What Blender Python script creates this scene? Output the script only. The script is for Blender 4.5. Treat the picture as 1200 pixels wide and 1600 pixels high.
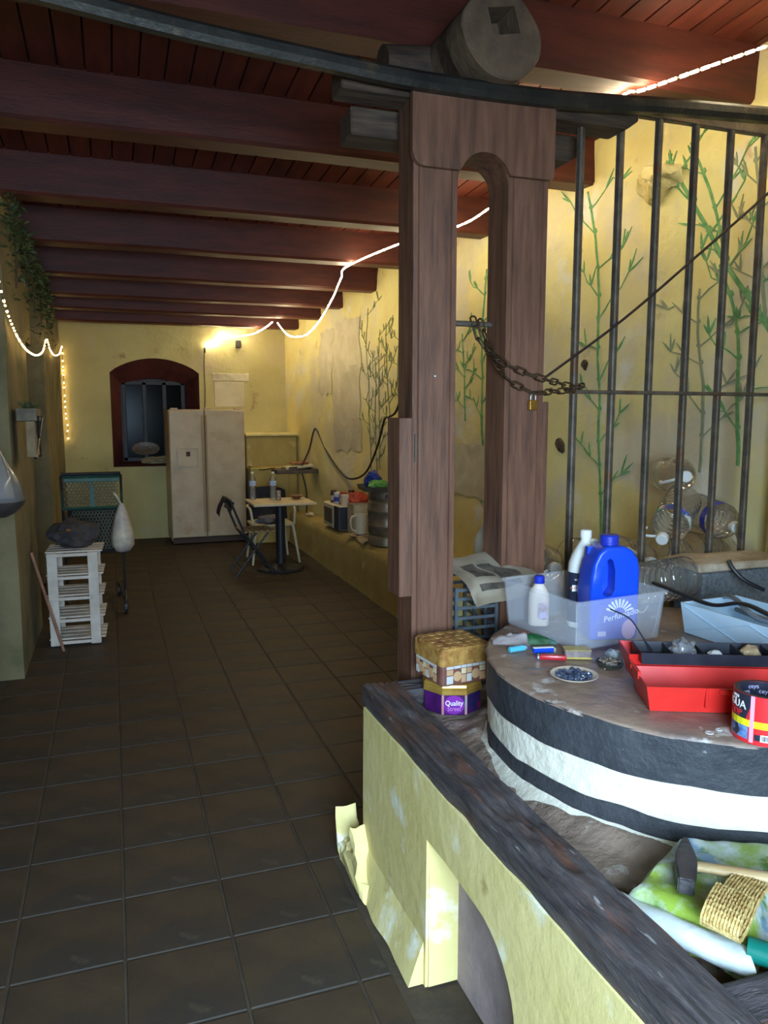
import bpy, bmesh, math, random
from mathutils import Vector, Matrix, noise, Euler
random.seed(7)
PI = math.pi
for o in list(bpy.data.objects):
    bpy.data.objects.remove(o, do_unlink=True)
SC = bpy.context.scene
COL = SC.collection
V = Vector

# ------------------------------------------------------------------ camera, light, exposure
cam = bpy.data.cameras.new('camera')
cam.sensor_fit = 'VERTICAL'; cam.sensor_height = 32.0; cam.lens = 24.0      # f = 1200 px of 1600
cam.clip_start = 0.02; cam.clip_end = 100
camo = bpy.data.objects.new('camera', cam); COL.objects.link(camo)
camo.location = (0, 0, 1.65)
camo.rotation_euler = (math.radians(90 - 7.2), 0, math.radians(-19.4))
SC.camera = camo
SC.view_settings.view_transform = 'Standard'
SC.view_settings.look = 'None'
SC.view_settings.exposure = 0.2
SC.view_settings.gamma = 1.0
SC.view_settings.use_curve_mapping = False
world = bpy.data.worlds.new('world'); SC.world = world
world.use_nodes = True
world.node_tree.nodes['Background'].inputs[0].default_value = (0.55, 0.72, 1.0, 1)
world.node_tree.nodes['Background'].inputs[1].default_value = 1.0

def area(name, loc, rot, sx, sy, power, color):
    l = bpy.data.lights.new(name, 'AREA'); l.shape = 'RECTANGLE'; l.size = sx; l.size_y = sy
    l.energy = power; l.color = color
    o = bpy.data.objects.new(name, l); COL.objects.link(o); o.location = loc; o.rotation_euler = rot
    return o
# the rope and fairy lights seen in the photograph (emission of their bulbs)
ROPE = 110; FAIRY = 40
# skylight outside, falling in through the open street doorway behind the photographer (the wall masks it)
DOOR = area('street_doorway_offscreen', (0.1, -1.75, 2.15), (math.radians(66), 0, 0), 2.6, 2.4, 900, (0.55, 0.77, 1.0))

# ------------------------------------------------------------------ helpers
def S(r, g, b):
    def f(c):
        c /= 255.0
        return c / 12.92 if c <= 0.04045 else ((c + 0.055) / 1.055) ** 2.4
    return (f(r), f(g), f(b), 1)

MATS = {}
def mat(name, c1, c2=None, rough=.7, scale=6, detail=5, bump=0, bscale=40, metal=0, lo=.35, hi=.65,
        stretch=(1, 1, 1), patches=(), rand=0, alpha=1, trans=0, ior=1.45, emit=None, estr=0, spec=.5, zfade=None, sheen=0):
    m = bpy.data.materials.new(name); m.use_nodes = True
    nt = m.node_tree; N = nt.nodes; L = nt.links
    b = N['Principled BSDF']
    b.inputs['Roughness'].default_value = rough
    b.inputs['Metallic'].default_value = metal
    b.inputs['Alpha'].default_value = alpha
    b.inputs['Transmission Weight'].default_value = trans
    b.inputs['IOR'].default_value = ior
    b.inputs['Specular IOR Level'].default_value = spec
    tc = N.new('ShaderNodeTexCoord'); mp = N.new('ShaderNodeMapping')
    mp.inputs['Scale'].default_value = stretch
    L.new(tc.outputs['Object'], mp.inputs['Vector'])
    vec = mp.outputs[0]
    def nz(sc, det=5):
        t = N.new('ShaderNodeTexNoise'); t.inputs['Scale'].default_value = sc; t.inputs['Detail'].default_value = det
        t.inputs['Roughness'].default_value = .6
        L.new(vec, t.inputs['Vector']); return t.outputs['Fac']
    def mr(src, a, z):
        t = N.new('ShaderNodeMapRange'); t.inputs[1].default_value = a; t.inputs[2].default_value = z
        L.new(src, t.inputs[0]); return t.outputs[0]
    def mix(fac, a, c):
        t = N.new('ShaderNodeMix'); t.data_type = 'RGBA'
        if isinstance(fac, float): t.inputs[0].default_value = fac
        else: L.new(fac, t.inputs[0])
        for i, v in ((6, a), (7, c)):
            if isinstance(v, tuple): t.inputs[i].default_value = v
            else: L.new(v, t.inputs[i])
        return t.outputs[2]
    col = c1
    if c2 is not None:
        col = mix(mr(nz(scale, detail), lo, hi), c1, c2)
    if zfade:
        z0, z1, zc, amp = zfade
        sx = N.new('ShaderNodeSeparateXYZ'); L.new(tc.outputs['Object'], sx.inputs[0])
        ma = N.new('ShaderNodeMath'); ma.operation = 'MULTIPLY_ADD'; L.new(nz(1.7), ma.inputs[0]); ma.inputs[1].default_value = amp
        L.new(sx.outputs[2], ma.inputs[2])
        col = mix(mr(ma.outputs[0], z1, z0), col, zc)
    for (pc, ps, a, z) in patches:
        col = mix(mr(nz(ps, 6), a, z), col, pc)
    if rand:
        oi = N.new('ShaderNodeObjectInfo'); hs = N.new('ShaderNodeHueSaturation')
        L.new(mr(oi.outputs['Random'], 0, 1), hs.inputs['Value'])
        hs2 = N.new('ShaderNodeMapRange'); L.new(oi.outputs['Random'], hs2.inputs[0]); hs2.inputs[3].default_value = 1 - rand; hs2.inputs[4].default_value = 1 + rand
        L.new(hs2.outputs[0], hs.inputs['Value'])
        if isinstance(col, tuple): hs.inputs['Color'].default_value = col
        else: L.new(col, hs.inputs['Color'])
        col = hs.outputs[0]
    if isinstance(col, tuple): b.inputs['Base Color'].default_value = col
    else: L.new(col, b.inputs['Base Color'])
    if bump:
        bp = N.new('ShaderNodeBump'); bp.inputs['Strength'].default_value = bump; bp.inputs['Distance'].default_value = .02
        L.new(nz(bscale, 8), bp.inputs['Height']); L.new(bp.outputs[0], b.inputs['Normal'])
    if emit:
        b.inputs['Emission Color'].default_value = emit; b.inputs['Emission Strength'].default_value = estr
    MATS[name] = m
    return m

def thin(name, tint=(1, 1, 1, 1), body=.06, bodycol=(1, 1, 1, 1), rough=.06, ior=1.5):
    """thin clear plastic or glass film: see-through with a Fresnel gloss and a little haze"""
    m = bpy.data.materials.new(name); m.use_nodes = True
    nt = m.node_tree; N = nt.nodes; L = nt.links
    for n in list(N): N.remove(n)
    out = N.new('ShaderNodeOutputMaterial')
    tr = N.new('ShaderNodeBsdfTransparent'); tr.inputs[0].default_value = tint
    gl = N.new('ShaderNodeBsdfGlossy'); gl.inputs['Roughness'].default_value = rough
    df = N.new('ShaderNodeBsdfDiffuse'); df.inputs[0].default_value = bodycol
    tl = N.new('ShaderNodeBsdfTranslucent'); tl.inputs[0].default_value = bodycol
    ad = N.new('ShaderNodeMixShader'); ad.inputs[0].default_value = .5
    L.new(df.outputs[0], ad.inputs[1]); L.new(tl.outputs[0], ad.inputs[2])
    fr = N.new('ShaderNodeFresnel'); fr.inputs['IOR'].default_value = ior
    m1 = N.new('ShaderNodeMixShader'); m1.inputs[0].default_value = body
    L.new(tr.outputs[0], m1.inputs[1]); L.new(ad.outputs[0], m1.inputs[2])
    m2 = N.new('ShaderNodeMixShader'); L.new(fr.outputs[0], m2.inputs[0])
    L.new(m1.outputs[0], m2.inputs[1]); L.new(gl.outputs[0], m2.inputs[2])
    L.new(m2.outputs[0], out.inputs[0])
    MATS[name] = m
    return m

def B(): return bmesh.new()
def obj(name, bm, m, parent=None, smooth=False, ang=35, loc=None, rot=None):
    me = bpy.data.meshes.new(name)
    bmesh.ops.recalc_face_normals(bm, faces=bm.faces)
    bm.to_mesh(me); bm.free()
    return objm(name, me, m, parent, smooth, ang, loc, rot)
def objm(name, me, m, parent=None, smooth=False, ang=35, loc=None, rot=None):
    if m is not None and not me.materials:
        me.materials.append(MATS[m] if isinstance(m, str) else m)
    if smooth:
        me.shade_smooth(); me.set_sharp_from_angle(angle=math.radians(ang))
    o = bpy.data.objects.new(name, me); COL.objects.link(o)
    if parent: o.parent = parent
    if loc: o.location = loc
    if rot: o.rotation_euler = rot
    return o
def tag(o, label=None, cat=None, group=None, kind=None):
    if label: o['label'] = label
    if cat: o['category'] = cat
    if group: o['group'] = group
    if kind: o['kind'] = kind
    return o
def thing(name, label, cat, loc=(0, 0, 0), rz=0, group=None, rot=None):
    o = bpy.data.objects.new(name, None); COL.objects.link(o)
    o.empty_display_size = .05
    o.location = loc; o.rotation_euler = rot if rot else (0, 0, rz)
    return tag(o, label, cat, group)
def struct(name, bm, m, label, parent=None, cat=None, **k):
    o = obj(name, bm, m, parent, **k); o['kind'] = 'structure'; o['label'] = label; o['category'] = cat or name.split('_')[0]
    return o
def dup(root, loc=None, rot=None, label=None, group=None):
    r = root.copy(); COL.objects.link(r)
    if loc: r.location = loc
    if rot: r.rotation_euler = rot
    if label: r['label'] = label
    if group: r['group'] = group
    for ch in list(root.children):
        c = ch.copy(); COL.objects.link(c); c.parent = r
        for g in list(ch.children):
            d = g.copy(); COL.objects.link(d); d.parent = c
    return r

def box(bm, c, s, rot=None, bev=0, seg=1):
    M = Matrix.Translation(c)
    if rot: M = M @ Euler(rot).to_matrix().to_4x4()
    r = bmesh.ops.create_cube(bm, size=1, matrix=M @ Matrix.Diagonal((s[0], s[1], s[2], 1)))
    if bev:
        es = list({e for v in r['verts'] for e in v.link_edges})
        bmesh.ops.bevel(bm, geom=es, offset=bev, segments=seg, affect='EDGES', profile=.5)
    return bm
def frame(t):
    t = t.normalized(); a = V((0, 0, 1)) if abs(t.z) < .9 else V((1, 0, 0))
    u = t.cross(a).normalized(); return u, t.cross(u).normalized()
def loft(bm, rings, cap=True, closed=False):
    vs = [[bm.verts.new(p) for p in r] for r in rings]
    n = len(vs[0]); k = len(vs)
    for i in range(k if closed else k - 1):
        a, b = vs[i], vs[(i + 1) % k]
        for j in range(n):
            bm.faces.new((a[j], a[(j + 1) % n], b[(j + 1) % n], b[j]))
    if cap and not closed:
        bm.faces.new(vs[0][::-1]); bm.faces.new(vs[-1])
    return bm
def tube(bm, pts, r, n=8, closed=False, flat=1.0):
    pts = [V(p) for p in pts]; k = len(pts); rings = []
    u = None
    for i, p in enumerate(pts):
        a = pts[(i - 1) % k] if (closed or i > 0) else pts[i]
        b = pts[(i + 1) % k] if (closed or i < k - 1) else pts[i]
        t = (b - a).normalized()
        if u is None: u, w = frame(t)
        else:
            u = (u - t * u.dot(t))
            if u.length < 1e-6: u, w = frame(t)
            u.normalize(); w = t.cross(u)
        rr = r[i] if isinstance(r, (list, tuple)) else r
        rings.append([p + (u * math.cos(2 * PI * j / n) + w * flat * math.sin(2 * PI * j / n)) * rr for j in range(n)])
    return loft(bm, rings, True, closed)
def cyl(bm, p0, p1, r0, r1=None, n=16):
    return tube(bm, [p0, p1], [r0, r0 if r1 is None else r1], n)
def lathe(bm, prof, n=24, c=(0, 0, 0), M=None, cap=True, sx=1, sy=1):
    rings = []
    for r, z in prof:
        ring = [V((r * sx * math.cos(2 * PI * j / n), r * sy * math.sin(2 * PI * j / n), z)) for j in range(n)]
        if M: ring = [M @ p for p in ring]
        rings.append([p + V(c) for p in ring])
    return loft(bm, rings, cap)
def prism(bm, poly, d0, d1, M=None, holes=()):
    """poly in (x, y), thickness along z from d0 to d1; M places it"""
    loops = [poly] + list(holes)
    es = []
    for lp in loops:
        vs = [bm.verts.new((p[0], p[1], d0)) for p in lp]
        es += [bm.edges.new((vs[i], vs[(i + 1) % len(vs)])) for i in range(len(vs))]
    r = bmesh.ops.triangle_fill(bm, edges=es, use_beauty=True)
    fs = [f for f in r['geom'] if isinstance(f, bmesh.types.BMFace)]
    e = bmesh.ops.extrude_face_region(bm, geom=fs)
    nv = [v for v in e['geom'] if isinstance(v, bmesh.types.BMVert)]
    for v in nv: v.co.z = d1
    allv = set(nv) | {v for f in fs for v in f.verts}
    if M:
        for v in allv: v.co = M @ v.co
    return bm
def rrect(w, d, r, n=4, cx=0, cy=0):
    pts = []
    for (sx, sy, a0) in ((1, 1, 0), (-1, 1, 90), (-1, -1, 180), (1, -1, 270)):
        for i in range(n + 1):
            a = math.radians(a0 + 90 * i / n)
            pts.append((cx + sx * (w / 2 - r) + r * math.cos(a), cy + sy * (d / 2 - r) + r * math.sin(a)))
    return pts
def grid(bm, nu, nv, fn, back=None):
    vs = [[bm.verts.new(fn(i / nu, j / nv)) for j in range(nv + 1)] for i in range(nu + 1)]
    for i in range(nu):
        for j in range(nv):
            bm.faces.new((vs[i][j], vs[i + 1][j], vs[i + 1][j + 1], vs[i][j + 1]))
    return vs
def sheet(bm, nu, nv, fn, th=.002):
    """thin double-sided sheet with real thickness"""
    grid(bm, nu, nv, fn)
    bmesh.ops.solidify(bm, geom=list(bm.faces), thickness=th)
    return bm
def nz3(x, y=0, z=0): return noise.noise(V((x, y, z)))
def rough(bm, amp, sc, seed=0):
    for v in bm.verts:
        p = v.co * sc + V((seed, seed * 1.7, 0))
        v.co += V((noise.noise(p), noise.noise(p + V((31, 0, 0))), noise.noise(p + V((0, 57, 0))))) * amp
    return bm
def spline(pts, k=6):
    pts = [V(p) for p in pts]; out = []
    for i in range(len(pts) - 1):
        p0 = pts[max(i - 1, 0)]; p1 = pts[i]; p2 = pts[i + 1]; p3 = pts[min(i + 2, len(pts) - 1)]
        for s in range(k):
            t = s / k
            out.append(.5 * ((2 * p1) + (p2 - p0) * t + (2 * p0 - 5 * p1 + 4 * p2 - p3) * t * t + (3 * p1 - p0 - 3 * p2 + p3) * t ** 3))
    out.append(pts[-1]); return out
def text(name, s, size, m, parent, loc=(0, 0, 0), rot=(0, 0, 0), bend=0, ext=.0004, align='CENTER', shear=0, sx=1):
    cu = bpy.data.curves.new(name, 'FONT'); cu.body = s; cu.size = size; cu.extrude = ext
    cu.align_x = align; cu.align_y = 'CENTER'; cu.shear = shear; cu.resolution_u = 3
    o = bpy.data.objects.new(name, cu); COL.objects.link(o)
    dg = bpy.context.evaluated_depsgraph_get()
    me = bpy.data.meshes.new_from_object(o.evaluated_get(dg))
    bpy.data.objects.remove(o, do_unlink=True)
    for v in me.vertices: v.co.x *= sx
    if bend:                                   # wrap round a vertical cylinder of radius bend (text plane x right, y up)
        for v in me.vertices:
            a = v.co.x / bend; r = bend + v.co.z
            v.co = V((r * math.sin(a), v.co.y, r * math.cos(a) - bend))
    me.materials.clear()
    return objm(name, me, m, parent, loc=loc, rot=rot)

# ------------------------------------------------------------------ materials
mat('plaster_yellow', S(236, 226, 160), S(226, 208, 136), .85, 1.6, 6, bump=.35, bscale=14,
    patches=[(S(216, 206, 176), 1.1, .50, .62), (S(230, 226, 208), 2.3, .60, .70), (S(190, 150, 84), 4.0, .66, .76)])
mat('plaster_back', S(206, 196, 136), S(188, 174, 118), .9, 1.3, 6, bump=.3, bscale=12,
    patches=[(S(196, 180, 140), 1.4, .53, .64), (S(150, 122, 78), 3.0, .62, .74)])
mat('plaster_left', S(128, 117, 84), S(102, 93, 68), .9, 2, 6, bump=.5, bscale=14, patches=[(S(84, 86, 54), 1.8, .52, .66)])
mat('plaster_bench', S(184, 166, 102), S(164, 144, 84), .85, 2, 6, bump=.3, bscale=18, patches=[(S(206, 188, 140), 3, .62, .75)])
mat('plaster_parapet', S(232, 216, 150), S(220, 202, 130), .8, 3, 6, bump=.2, bscale=16,
    patches=[(S(240, 236, 210), 5, .58, .68), (S(200, 178, 110), 7, .66, .74)])
mat('plaster_mauve', S(176, 160, 160), S(150, 134, 136), .9, 5, 6, bump=.3, bscale=25)
mat('floor_grout', S(72, 60, 46), S(56, 47, 38), .9, 9, 5, bump=.2)
mat('floor_tile', S(72, 58, 43), S(54, 44, 35), .62, 3.5, 7, bump=.12, bscale=30,
    patches=[(S(54, 50, 46), 1.1, .5, .66), (S(96, 82, 64), 2.7, .62, .74)], rand=.10, spec=.35)
mat('ceiling_board', S(60, 30, 24), S(44, 22, 18), .8)
mat('red_plank', S(98, 40, 28), S(74, 28, 20), .6, 3, 5, stretch=(6, 1, 1), bump=.1, rand=.12)
mat('red_beam', S(88, 38, 28), S(66, 28, 22), .55, 3, 6, stretch=(1, 6, 6), bump=.12, bscale=20)
mat('red_door', S(96, 36, 34), S(74, 28, 30), .6, 4, 5, bump=.1)
mat('press_wood', S(126, 87, 67), S(94, 64, 50), .5, 5, 7, stretch=(7, 7, .7), bump=.16, bscale=12,
    patches=[(S(70, 50, 44), 2.2, .58, .72)], spec=.4)
mat('old_wood', S(88, 68, 52), S(56, 44, 36), .75, 6, 7, stretch=(1, 7, 7), bump=.35, bscale=16,
    patches=[(S(96, 84, 66), 2.0, .55, .7)])
mat('grey_timber', S(92, 84, 84), S(58, 53, 56), .7, 8, 8, stretch=(7, 1, 7), bump=.5, bscale=26,
    patches=[(S(110, 74, 58), 3, .54, .66), (S(168, 164, 164), 9, .66, .74)])
mat('grey_timber_x', S(88, 82, 84), S(58, 54, 57), .7, 8, 8, stretch=(1, 7, 7), bump=.5, bscale=26,
    patches=[(S(110, 74, 58), 3, .56, .68), (S(168, 164, 164), 9, .66, .74)])
mat('log_end', S(112, 90, 68), S(80, 62, 48), .8, 9, 7, bump=.4, bscale=30, patches=[(S(128, 120, 100), 6, .6, .7)])
mat('steel_rail', S(70, 66, 60), S(48, 47, 45), .4, 8, 6, metal=.5, bump=.15, patches=[(S(96, 80, 60), 12, .6, .7)])
mat('gate_iron', S(116, 104, 90), S(84, 76, 68), .5, 14, 6, metal=.4, bump=.3, bscale=60, patches=[(S(112, 80, 56), 9, .55, .68)])
mat('chain_iron', S(98, 76, 52), S(66, 50, 38), .5, 60, 4, metal=.6, bump=.2, bscale=150)
mat('stone_top', S(164, 140, 122), S(134, 112, 100), .42, 5, 7, bump=.3, bscale=22,
    patches=[(S(116, 102, 98), 2.3, .54, .66), (S(206, 200, 196), 7.0, .60, .66)], spec=.5)
mat('paint_black', S(64, 66, 71), S(50, 52, 57), .55, 9, 6, bump=.5, bscale=26, patches=[(S(150, 150, 152), 34, .70, .74)], spec=.5)
mat('paint_white', S(236, 230, 214), S(222, 214, 194), .75, 7, 6, bump=.5, bscale=22, patches=[(S(206, 180, 128), 5, .60, .72)])
mat('basin_dirt', S(160, 138, 120), S(126, 106, 94), .85, 5, 8, bump=.9, bscale=24,
    patches=[(S(200, 194, 186), 8, .58, .66), (S(104, 88, 80), 4, .58, .68)])
mat('bamboo_paint', S(92, 148, 92), S(136, 178, 116), .8, 20, 4)
mat('bamboo_faded', S(136, 150, 120), S(160, 160, 130), .9, 20, 4)
mat('bamboo_dark', S(110, 124, 84), S(132, 138, 98), .85, 20, 4)
mat('grey_plaster', S(214, 204, 174), S(200, 188, 156), .9, 5, 5, bump=.2)
mat('stone_wall', S(232, 218, 160), S(210, 190, 120), .9, 8, 6, bump=.6, bscale=20)
mat('hole_dark', S(96, 78, 56), S(70, 58, 44), .9, 20)
mat('niche_red', S(92, 44, 38), S(70, 32, 30), .6, 5, 5, bump=.15)
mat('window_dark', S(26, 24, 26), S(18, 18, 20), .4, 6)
mat('window_wood', S(46, 42, 44), S(34, 32, 36), .5, 6)
thin('window_glass', (.35, .37, .36, 1), .02, (.4, .4, .35, 1), .15, 1.10)

# ------------------------------------------------------------------ the room shell
YB = 10.7                                            # back wall
def zc(y): return 3.25 - .048 * y                    # underside of the sloping beams
def xr(y): return 3.1346 - .078 * y                  # the right wall leans in towards the back
XL = -.70
# floor
bm = B(); box(bm, (1.15, 5.1, -.06), (4.1, 11.4, .112))
floor = struct('floor', bm, 'floor_grout', 'worn dark tiled floor running to the back of the cellar')
P0 = .325
tme = {}
def tile_mesh(w, d):
    k = (round(w, 3), round(d, 3))
    if k not in tme:
        b = B(); box(b, (0, 0, -.0075), (w, d, .015), bev=.003); me = bpy.data.meshes.new('tile'); b.to_mesh(me); b.free()
        me.materials.append(MATS['floor_tile']); tme[k] = me
    return tme[k]
for iy in range(-3, 27):
    y0 = 2.29 + .32 * iy; y1 = y0 + .32
    if y0 > YB - .05: break
    y1 = min(y1, YB)
    xmax = .72 if y0 < 2.5 else 2.15
    for ix in range(-3, 8):
        x0 = -.03 + P0 * ix; x1 = x0 + P0
        x0 = max(x0, XL); x1 = min(x1, xmax)
        if x1 - x0 < .04: continue
        o = bpy.data.objects.new('tile', tile_mesh(x1 - x0 - .008, y1 - y0 - .008)); COL.objects.link(o); o.parent = floor
        o.location = ((x0 + x1) / 2, (y0 + y1) / 2, .0015 * nz3(ix * 3.1, iy * 2.3)); o.rotation_euler = (.003 * nz3(ix, iy, 4), .003 * nz3(ix, iy, 9), 0)

# right wall: old uneven plaster
bm = B()
def wr(u, v):
    y = -.5 + u * (YB + .5 + .05); z = v * 3.6
    d = .045 * nz3(y * .7, z * .8, 3) + .018 * nz3(y * 2.6, z * 2.8, 7) + .006 * nz3(y * 9, z * 9, 1)
    return V((xr(y) + d + .02, y, z))
grid(bm, 190, 64, wr)
for z0, z1 in ((0, 3.6),):
    pass
wall_right = struct('wall_right', bm, 'plaster_yellow', 'uneven yellow plaster wall painted with green bamboo', smooth=True, ang=80)
def wx(y, z):
    d = .045 * nz3(y * .7, z * .8, 3) + .018 * nz3(y * 2.6, z * 2.8, 7) + .006 * nz3(y * 9, z * 9, 1)
    return xr(y) + d + .02

# left wall: piers with two red doors set back between them
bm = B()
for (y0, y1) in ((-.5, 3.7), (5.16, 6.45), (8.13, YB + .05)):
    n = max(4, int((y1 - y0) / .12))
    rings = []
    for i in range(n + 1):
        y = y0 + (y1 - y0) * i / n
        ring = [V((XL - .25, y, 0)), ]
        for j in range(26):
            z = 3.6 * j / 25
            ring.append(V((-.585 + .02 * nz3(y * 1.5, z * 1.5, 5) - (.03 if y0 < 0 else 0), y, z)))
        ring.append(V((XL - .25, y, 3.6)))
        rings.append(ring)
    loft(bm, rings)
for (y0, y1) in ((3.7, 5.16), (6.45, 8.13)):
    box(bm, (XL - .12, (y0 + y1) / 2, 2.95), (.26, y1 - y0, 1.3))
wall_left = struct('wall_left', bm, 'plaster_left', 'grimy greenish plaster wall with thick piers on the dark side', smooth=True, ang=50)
for k, (y0, y1) in enumerate(((3.7, 5.16), (6.45, 8.13))):
    bm = B(); box(bm, (XL - .14, (y0 + y1) / 2, 1.15), (.03, y1 - y0, 2.3))
    d = struct('door_%d' % (k + 1), bm, 'red_door', 'dark red plank door set back between the left piers' if k else 'dark red plank door beside the hanging bowl')
    n = 7; w = (y1 - y0) / n
    for i in range(n):
        b = B(); box(b, (XL - .115, y0 + w * (i + .5), 1.15), (.025, w - .008, 2.28), bev=.004); obj('plank', b, 'red_door', d)

# back wall with an arched window niche
WX0, WX1, WZ0, WZS, WZT = .0, 1.13, .97, 2.2, 2.39
arc = []
for i in range(17):
    t = i / 16; x = WX0 + (WX1 - WX0) * t
    arc.append((x, WZS + (WZT - WZS) * math.sin(PI * t) ** .75))
hole = [(WX0, WZ0), (WX1, WZ0)] + arc[::-1]
bm = B()
M_back = Matrix(((1, 0, 0, 0), (0, 0, -1, YB), (0, 1, 0, 0), (0, 0, 0, 1)))      # (x,y)->(x,z); depth -> -y
prism(bm, [(-1.0, 0), (2.6, 0), (2.6, 3.6), (-1.0, 3.6)], 0, -.34, M_back, [hole])
wall_back = struct('wall_back', bm, 'plaster_back', 'faded yellow back wall with arched window niche')
# niche lining, frame and panes
win = bpy.data.objects.new('window_1', None); COL.objects.link(win); win.location = (.565, YB + .2, .97)
tag(win, 'dark arched window niche lined in red behind the fridge', 'window', kind='structure')
bm = B()
inn = []
for x, z in hole:
    t = (x - WX0) / (WX1 - WX0)
    inn.append((.13 + .84 * t, 1.03 if z < 1.2 else min(z, 2.06 + .07 * math.sin(PI * max(0, min(1, t))))))
rings = [[V((x, YB - .002, z)) for x, z in hole], [V((x, YB + .27, z)) for x, z in inn], [V((x, YB + .33, z)) for x, z in inn]]
loft(bm, rings, cap=False)
o = obj('reveal', bm, 'niche_red', win); o.matrix_parent_inverse = Matrix.Translation(-V(win.location))
def wpart(name, bm, m):
    o = obj(name, bm, m, win); o.matrix_parent_inverse = Matrix.Translation(-V(win.location)); return o
bm = B(); box(bm, (.565, YB + .345, 1.66), (1.3, .02, 1.6)); wpart('darkness_backing', bm, 'window_dark')  # near-black board standing in for the darkness beyond the panes
for x in (.165, .43, .69, .935):
    bm = B(); box(bm, (x, YB + .29, 1.56), (.055, .05, 1.06), bev=.005); wpart('window_frame', bm, 'window_wood')
for z in (1.05, 2.08):
    bm = B(); box(bm, (.55, YB + .29, z), (.84, .05, .06), bev=.005); wpart('window_rail', bm, 'window_wood')
for x0, x1 in ((.195, .40), (.46, .66), (.72, .905)):
    bm = B(); box(bm, ((x0 + x1) / 2, YB + .29, 1.56), (x1 - x0, .006, 1.0)); wpart('pane', bm, 'window_glass')

# front wall behind the photographer with the open street doorway
bm = B()
prism(bm, [(-1.0, 0), (-.45, 0), (-.45, 2.18), (.75, 2.18), (.75, 0), (3.3, 0), (3.3, 3.6), (-1.0, 3.6)], 0, .3,
      Matrix(((1, 0, 0, 0), (0, 0, -1, -.46), (0, 1, 0, 0), (0, 0, 0, 1))))
struct('wall_front', bm, 'plaster_back', 'plaster wall with the open street doorway')

# ceiling: boards over dark red beams
bm = B()
ys = (-.8, YB + .4)
def slab(bm, x0, x1, ya, yb, t0, t1):
    vs = [bm.verts.new((x, y, zc(y) + .25 + t)) for x in (x0, x1) for y in (ya, yb) for t in (t0, t1)]
    for f in ((0, 1, 3, 2), (4, 6, 7, 5), (0, 4, 5, 1), (2, 3, 7, 6), (0, 2, 6, 4), (1, 5, 7, 3)): bm.faces.new([vs[i] for i in f])
slab(bm, -1.0, 3.4, ys[0], ys[1], .022, .08)
ceiling = struct('ceiling', bm, 'ceiling_board', 'dark red boarded ceiling carried on heavy beams')
x = -.9; k = 0
while x < 3.25:
    b = B(); slab(b, x, x + .112, ys[0], ys[1], 0, .022); obj('plank', b, 'red_plank', ceiling); x += .122
for yb in (.75, 1.9, 3.02, 4.2, 5.36, 6.45, 7.53, 8.47, 9.24, 10.05):
    b = B(); z = zc(yb); w = .19; x0, x1 = -.95, xr(yb) + .12
    n = 30; rings = []
    for i in range(n + 1):
        xx = x0 + (x1 - x0) * i / n; dz = .008 * nz3(xx * 1.3, yb * 5); dy = .01 * nz3(xx * 1.1, yb * 3, 4)
        c = .018
        rings.append([V((xx, yb + dy + p, z + dz + q)) for p, q in ((0, c), (c, 0), (w - c, 0), (w, c), (w, .26), (0, .26))])
    loft(b, rings); obj('beam', b, 'red_beam', ceiling, smooth=True, ang=30)

# masonry bench along the right wall, tapering to the back
def zb(y): return .385 + (9.9 - y) * .0205
bm = B(); rings = []
for i in range(61):
    y = 2.86 + (9.9 - 2.86) * i / 60; z = zb(y) + .012 * nz3(y * 2, 3); d = .012 * nz3(y * 1.7, 8)
    xw = xr(y) + .06
    rings.append([V(p) for p in ((2.135 + d, y, -.02), (2.15 + d, y, .1), (2.158 + d, y, z - .09), (2.172 + d, y, z - .035), (2.21 + d, y, z), (xw, y, z + .01), (xw, y, -.02))])
loft(bm, rings)
struct('wall_bench', bm, 'plaster_bench', 'low yellow masonry bench along the bamboo wall', smooth=True, ang=40)
# stepped masonry block in the back corner
bm = B(); box(bm, (2.0, 10.44, .685), (.68, .52, 1.37), bev=.012); box(bm, (1.905, 10.02, .48), (.51, .36, .99), bev=.012)
rough(bm, .006, 6)
struct('wall_corner_block', bm, 'plaster_bench', 'stepped yellow masonry block beside the fridge')
bm = B(); box(bm, (2.0, 10.42, 1.39), (.70, .56, .035), bev=.008); struct('trim_1', bm, 'plaster_parapet', 'pale plaster coping on the stepped corner block')

# ------------------------------------------------------------------ painted bamboo and other marks on the right wall
def stroke(bm, pts, w, lift=.005):
    """a painted stroke lying on the wall; pts are (y, z)"""
    n = len(pts); fr = []; bk = []
    for i, (y, z) in enumerate(pts):
        a = pts[max(i - 1, 0)]; b = pts[min(i + 1, n - 1)]
        t = V((b[0] - a[0], b[1] - a[1])); t = t.normalized() if t.length > 1e-9 else V((0, 1))
        ww = w[i] if isinstance(w, (list, tuple)) else w
        p = V((-t.y, t.x)) * ww / 2
        for s, l in ((1, fr), (-1, bk)):
            yy, zz = y + p.x * s, z + p.y * s
            l.append((bm.verts.new((wx(yy, zz) - lift, yy, zz)), bm.verts.new((wx(yy, zz) + .01, yy, zz))))
    for i in range(n - 1):
        bm.faces.new((fr[i][0], fr[i + 1][0], bk[i + 1][0], bk[i][0]))
        bm.faces.new((fr[i][0], fr[i][1], fr[i + 1][1], fr[i + 1][0]))
        bm.faces.new((bk[i][0], bk[i + 1][0], bk[i + 1][1], bk[i][1]))
def leaf(bm, y, z, a, l, w):
    d = V((math.cos(a), math.sin(a)))
    stroke(bm, [(y + d.x * l * t, z + d.y * l * t) for t in (0, .3, .65, 1)], [w * .35, w, w * .8, w * .05])
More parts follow.
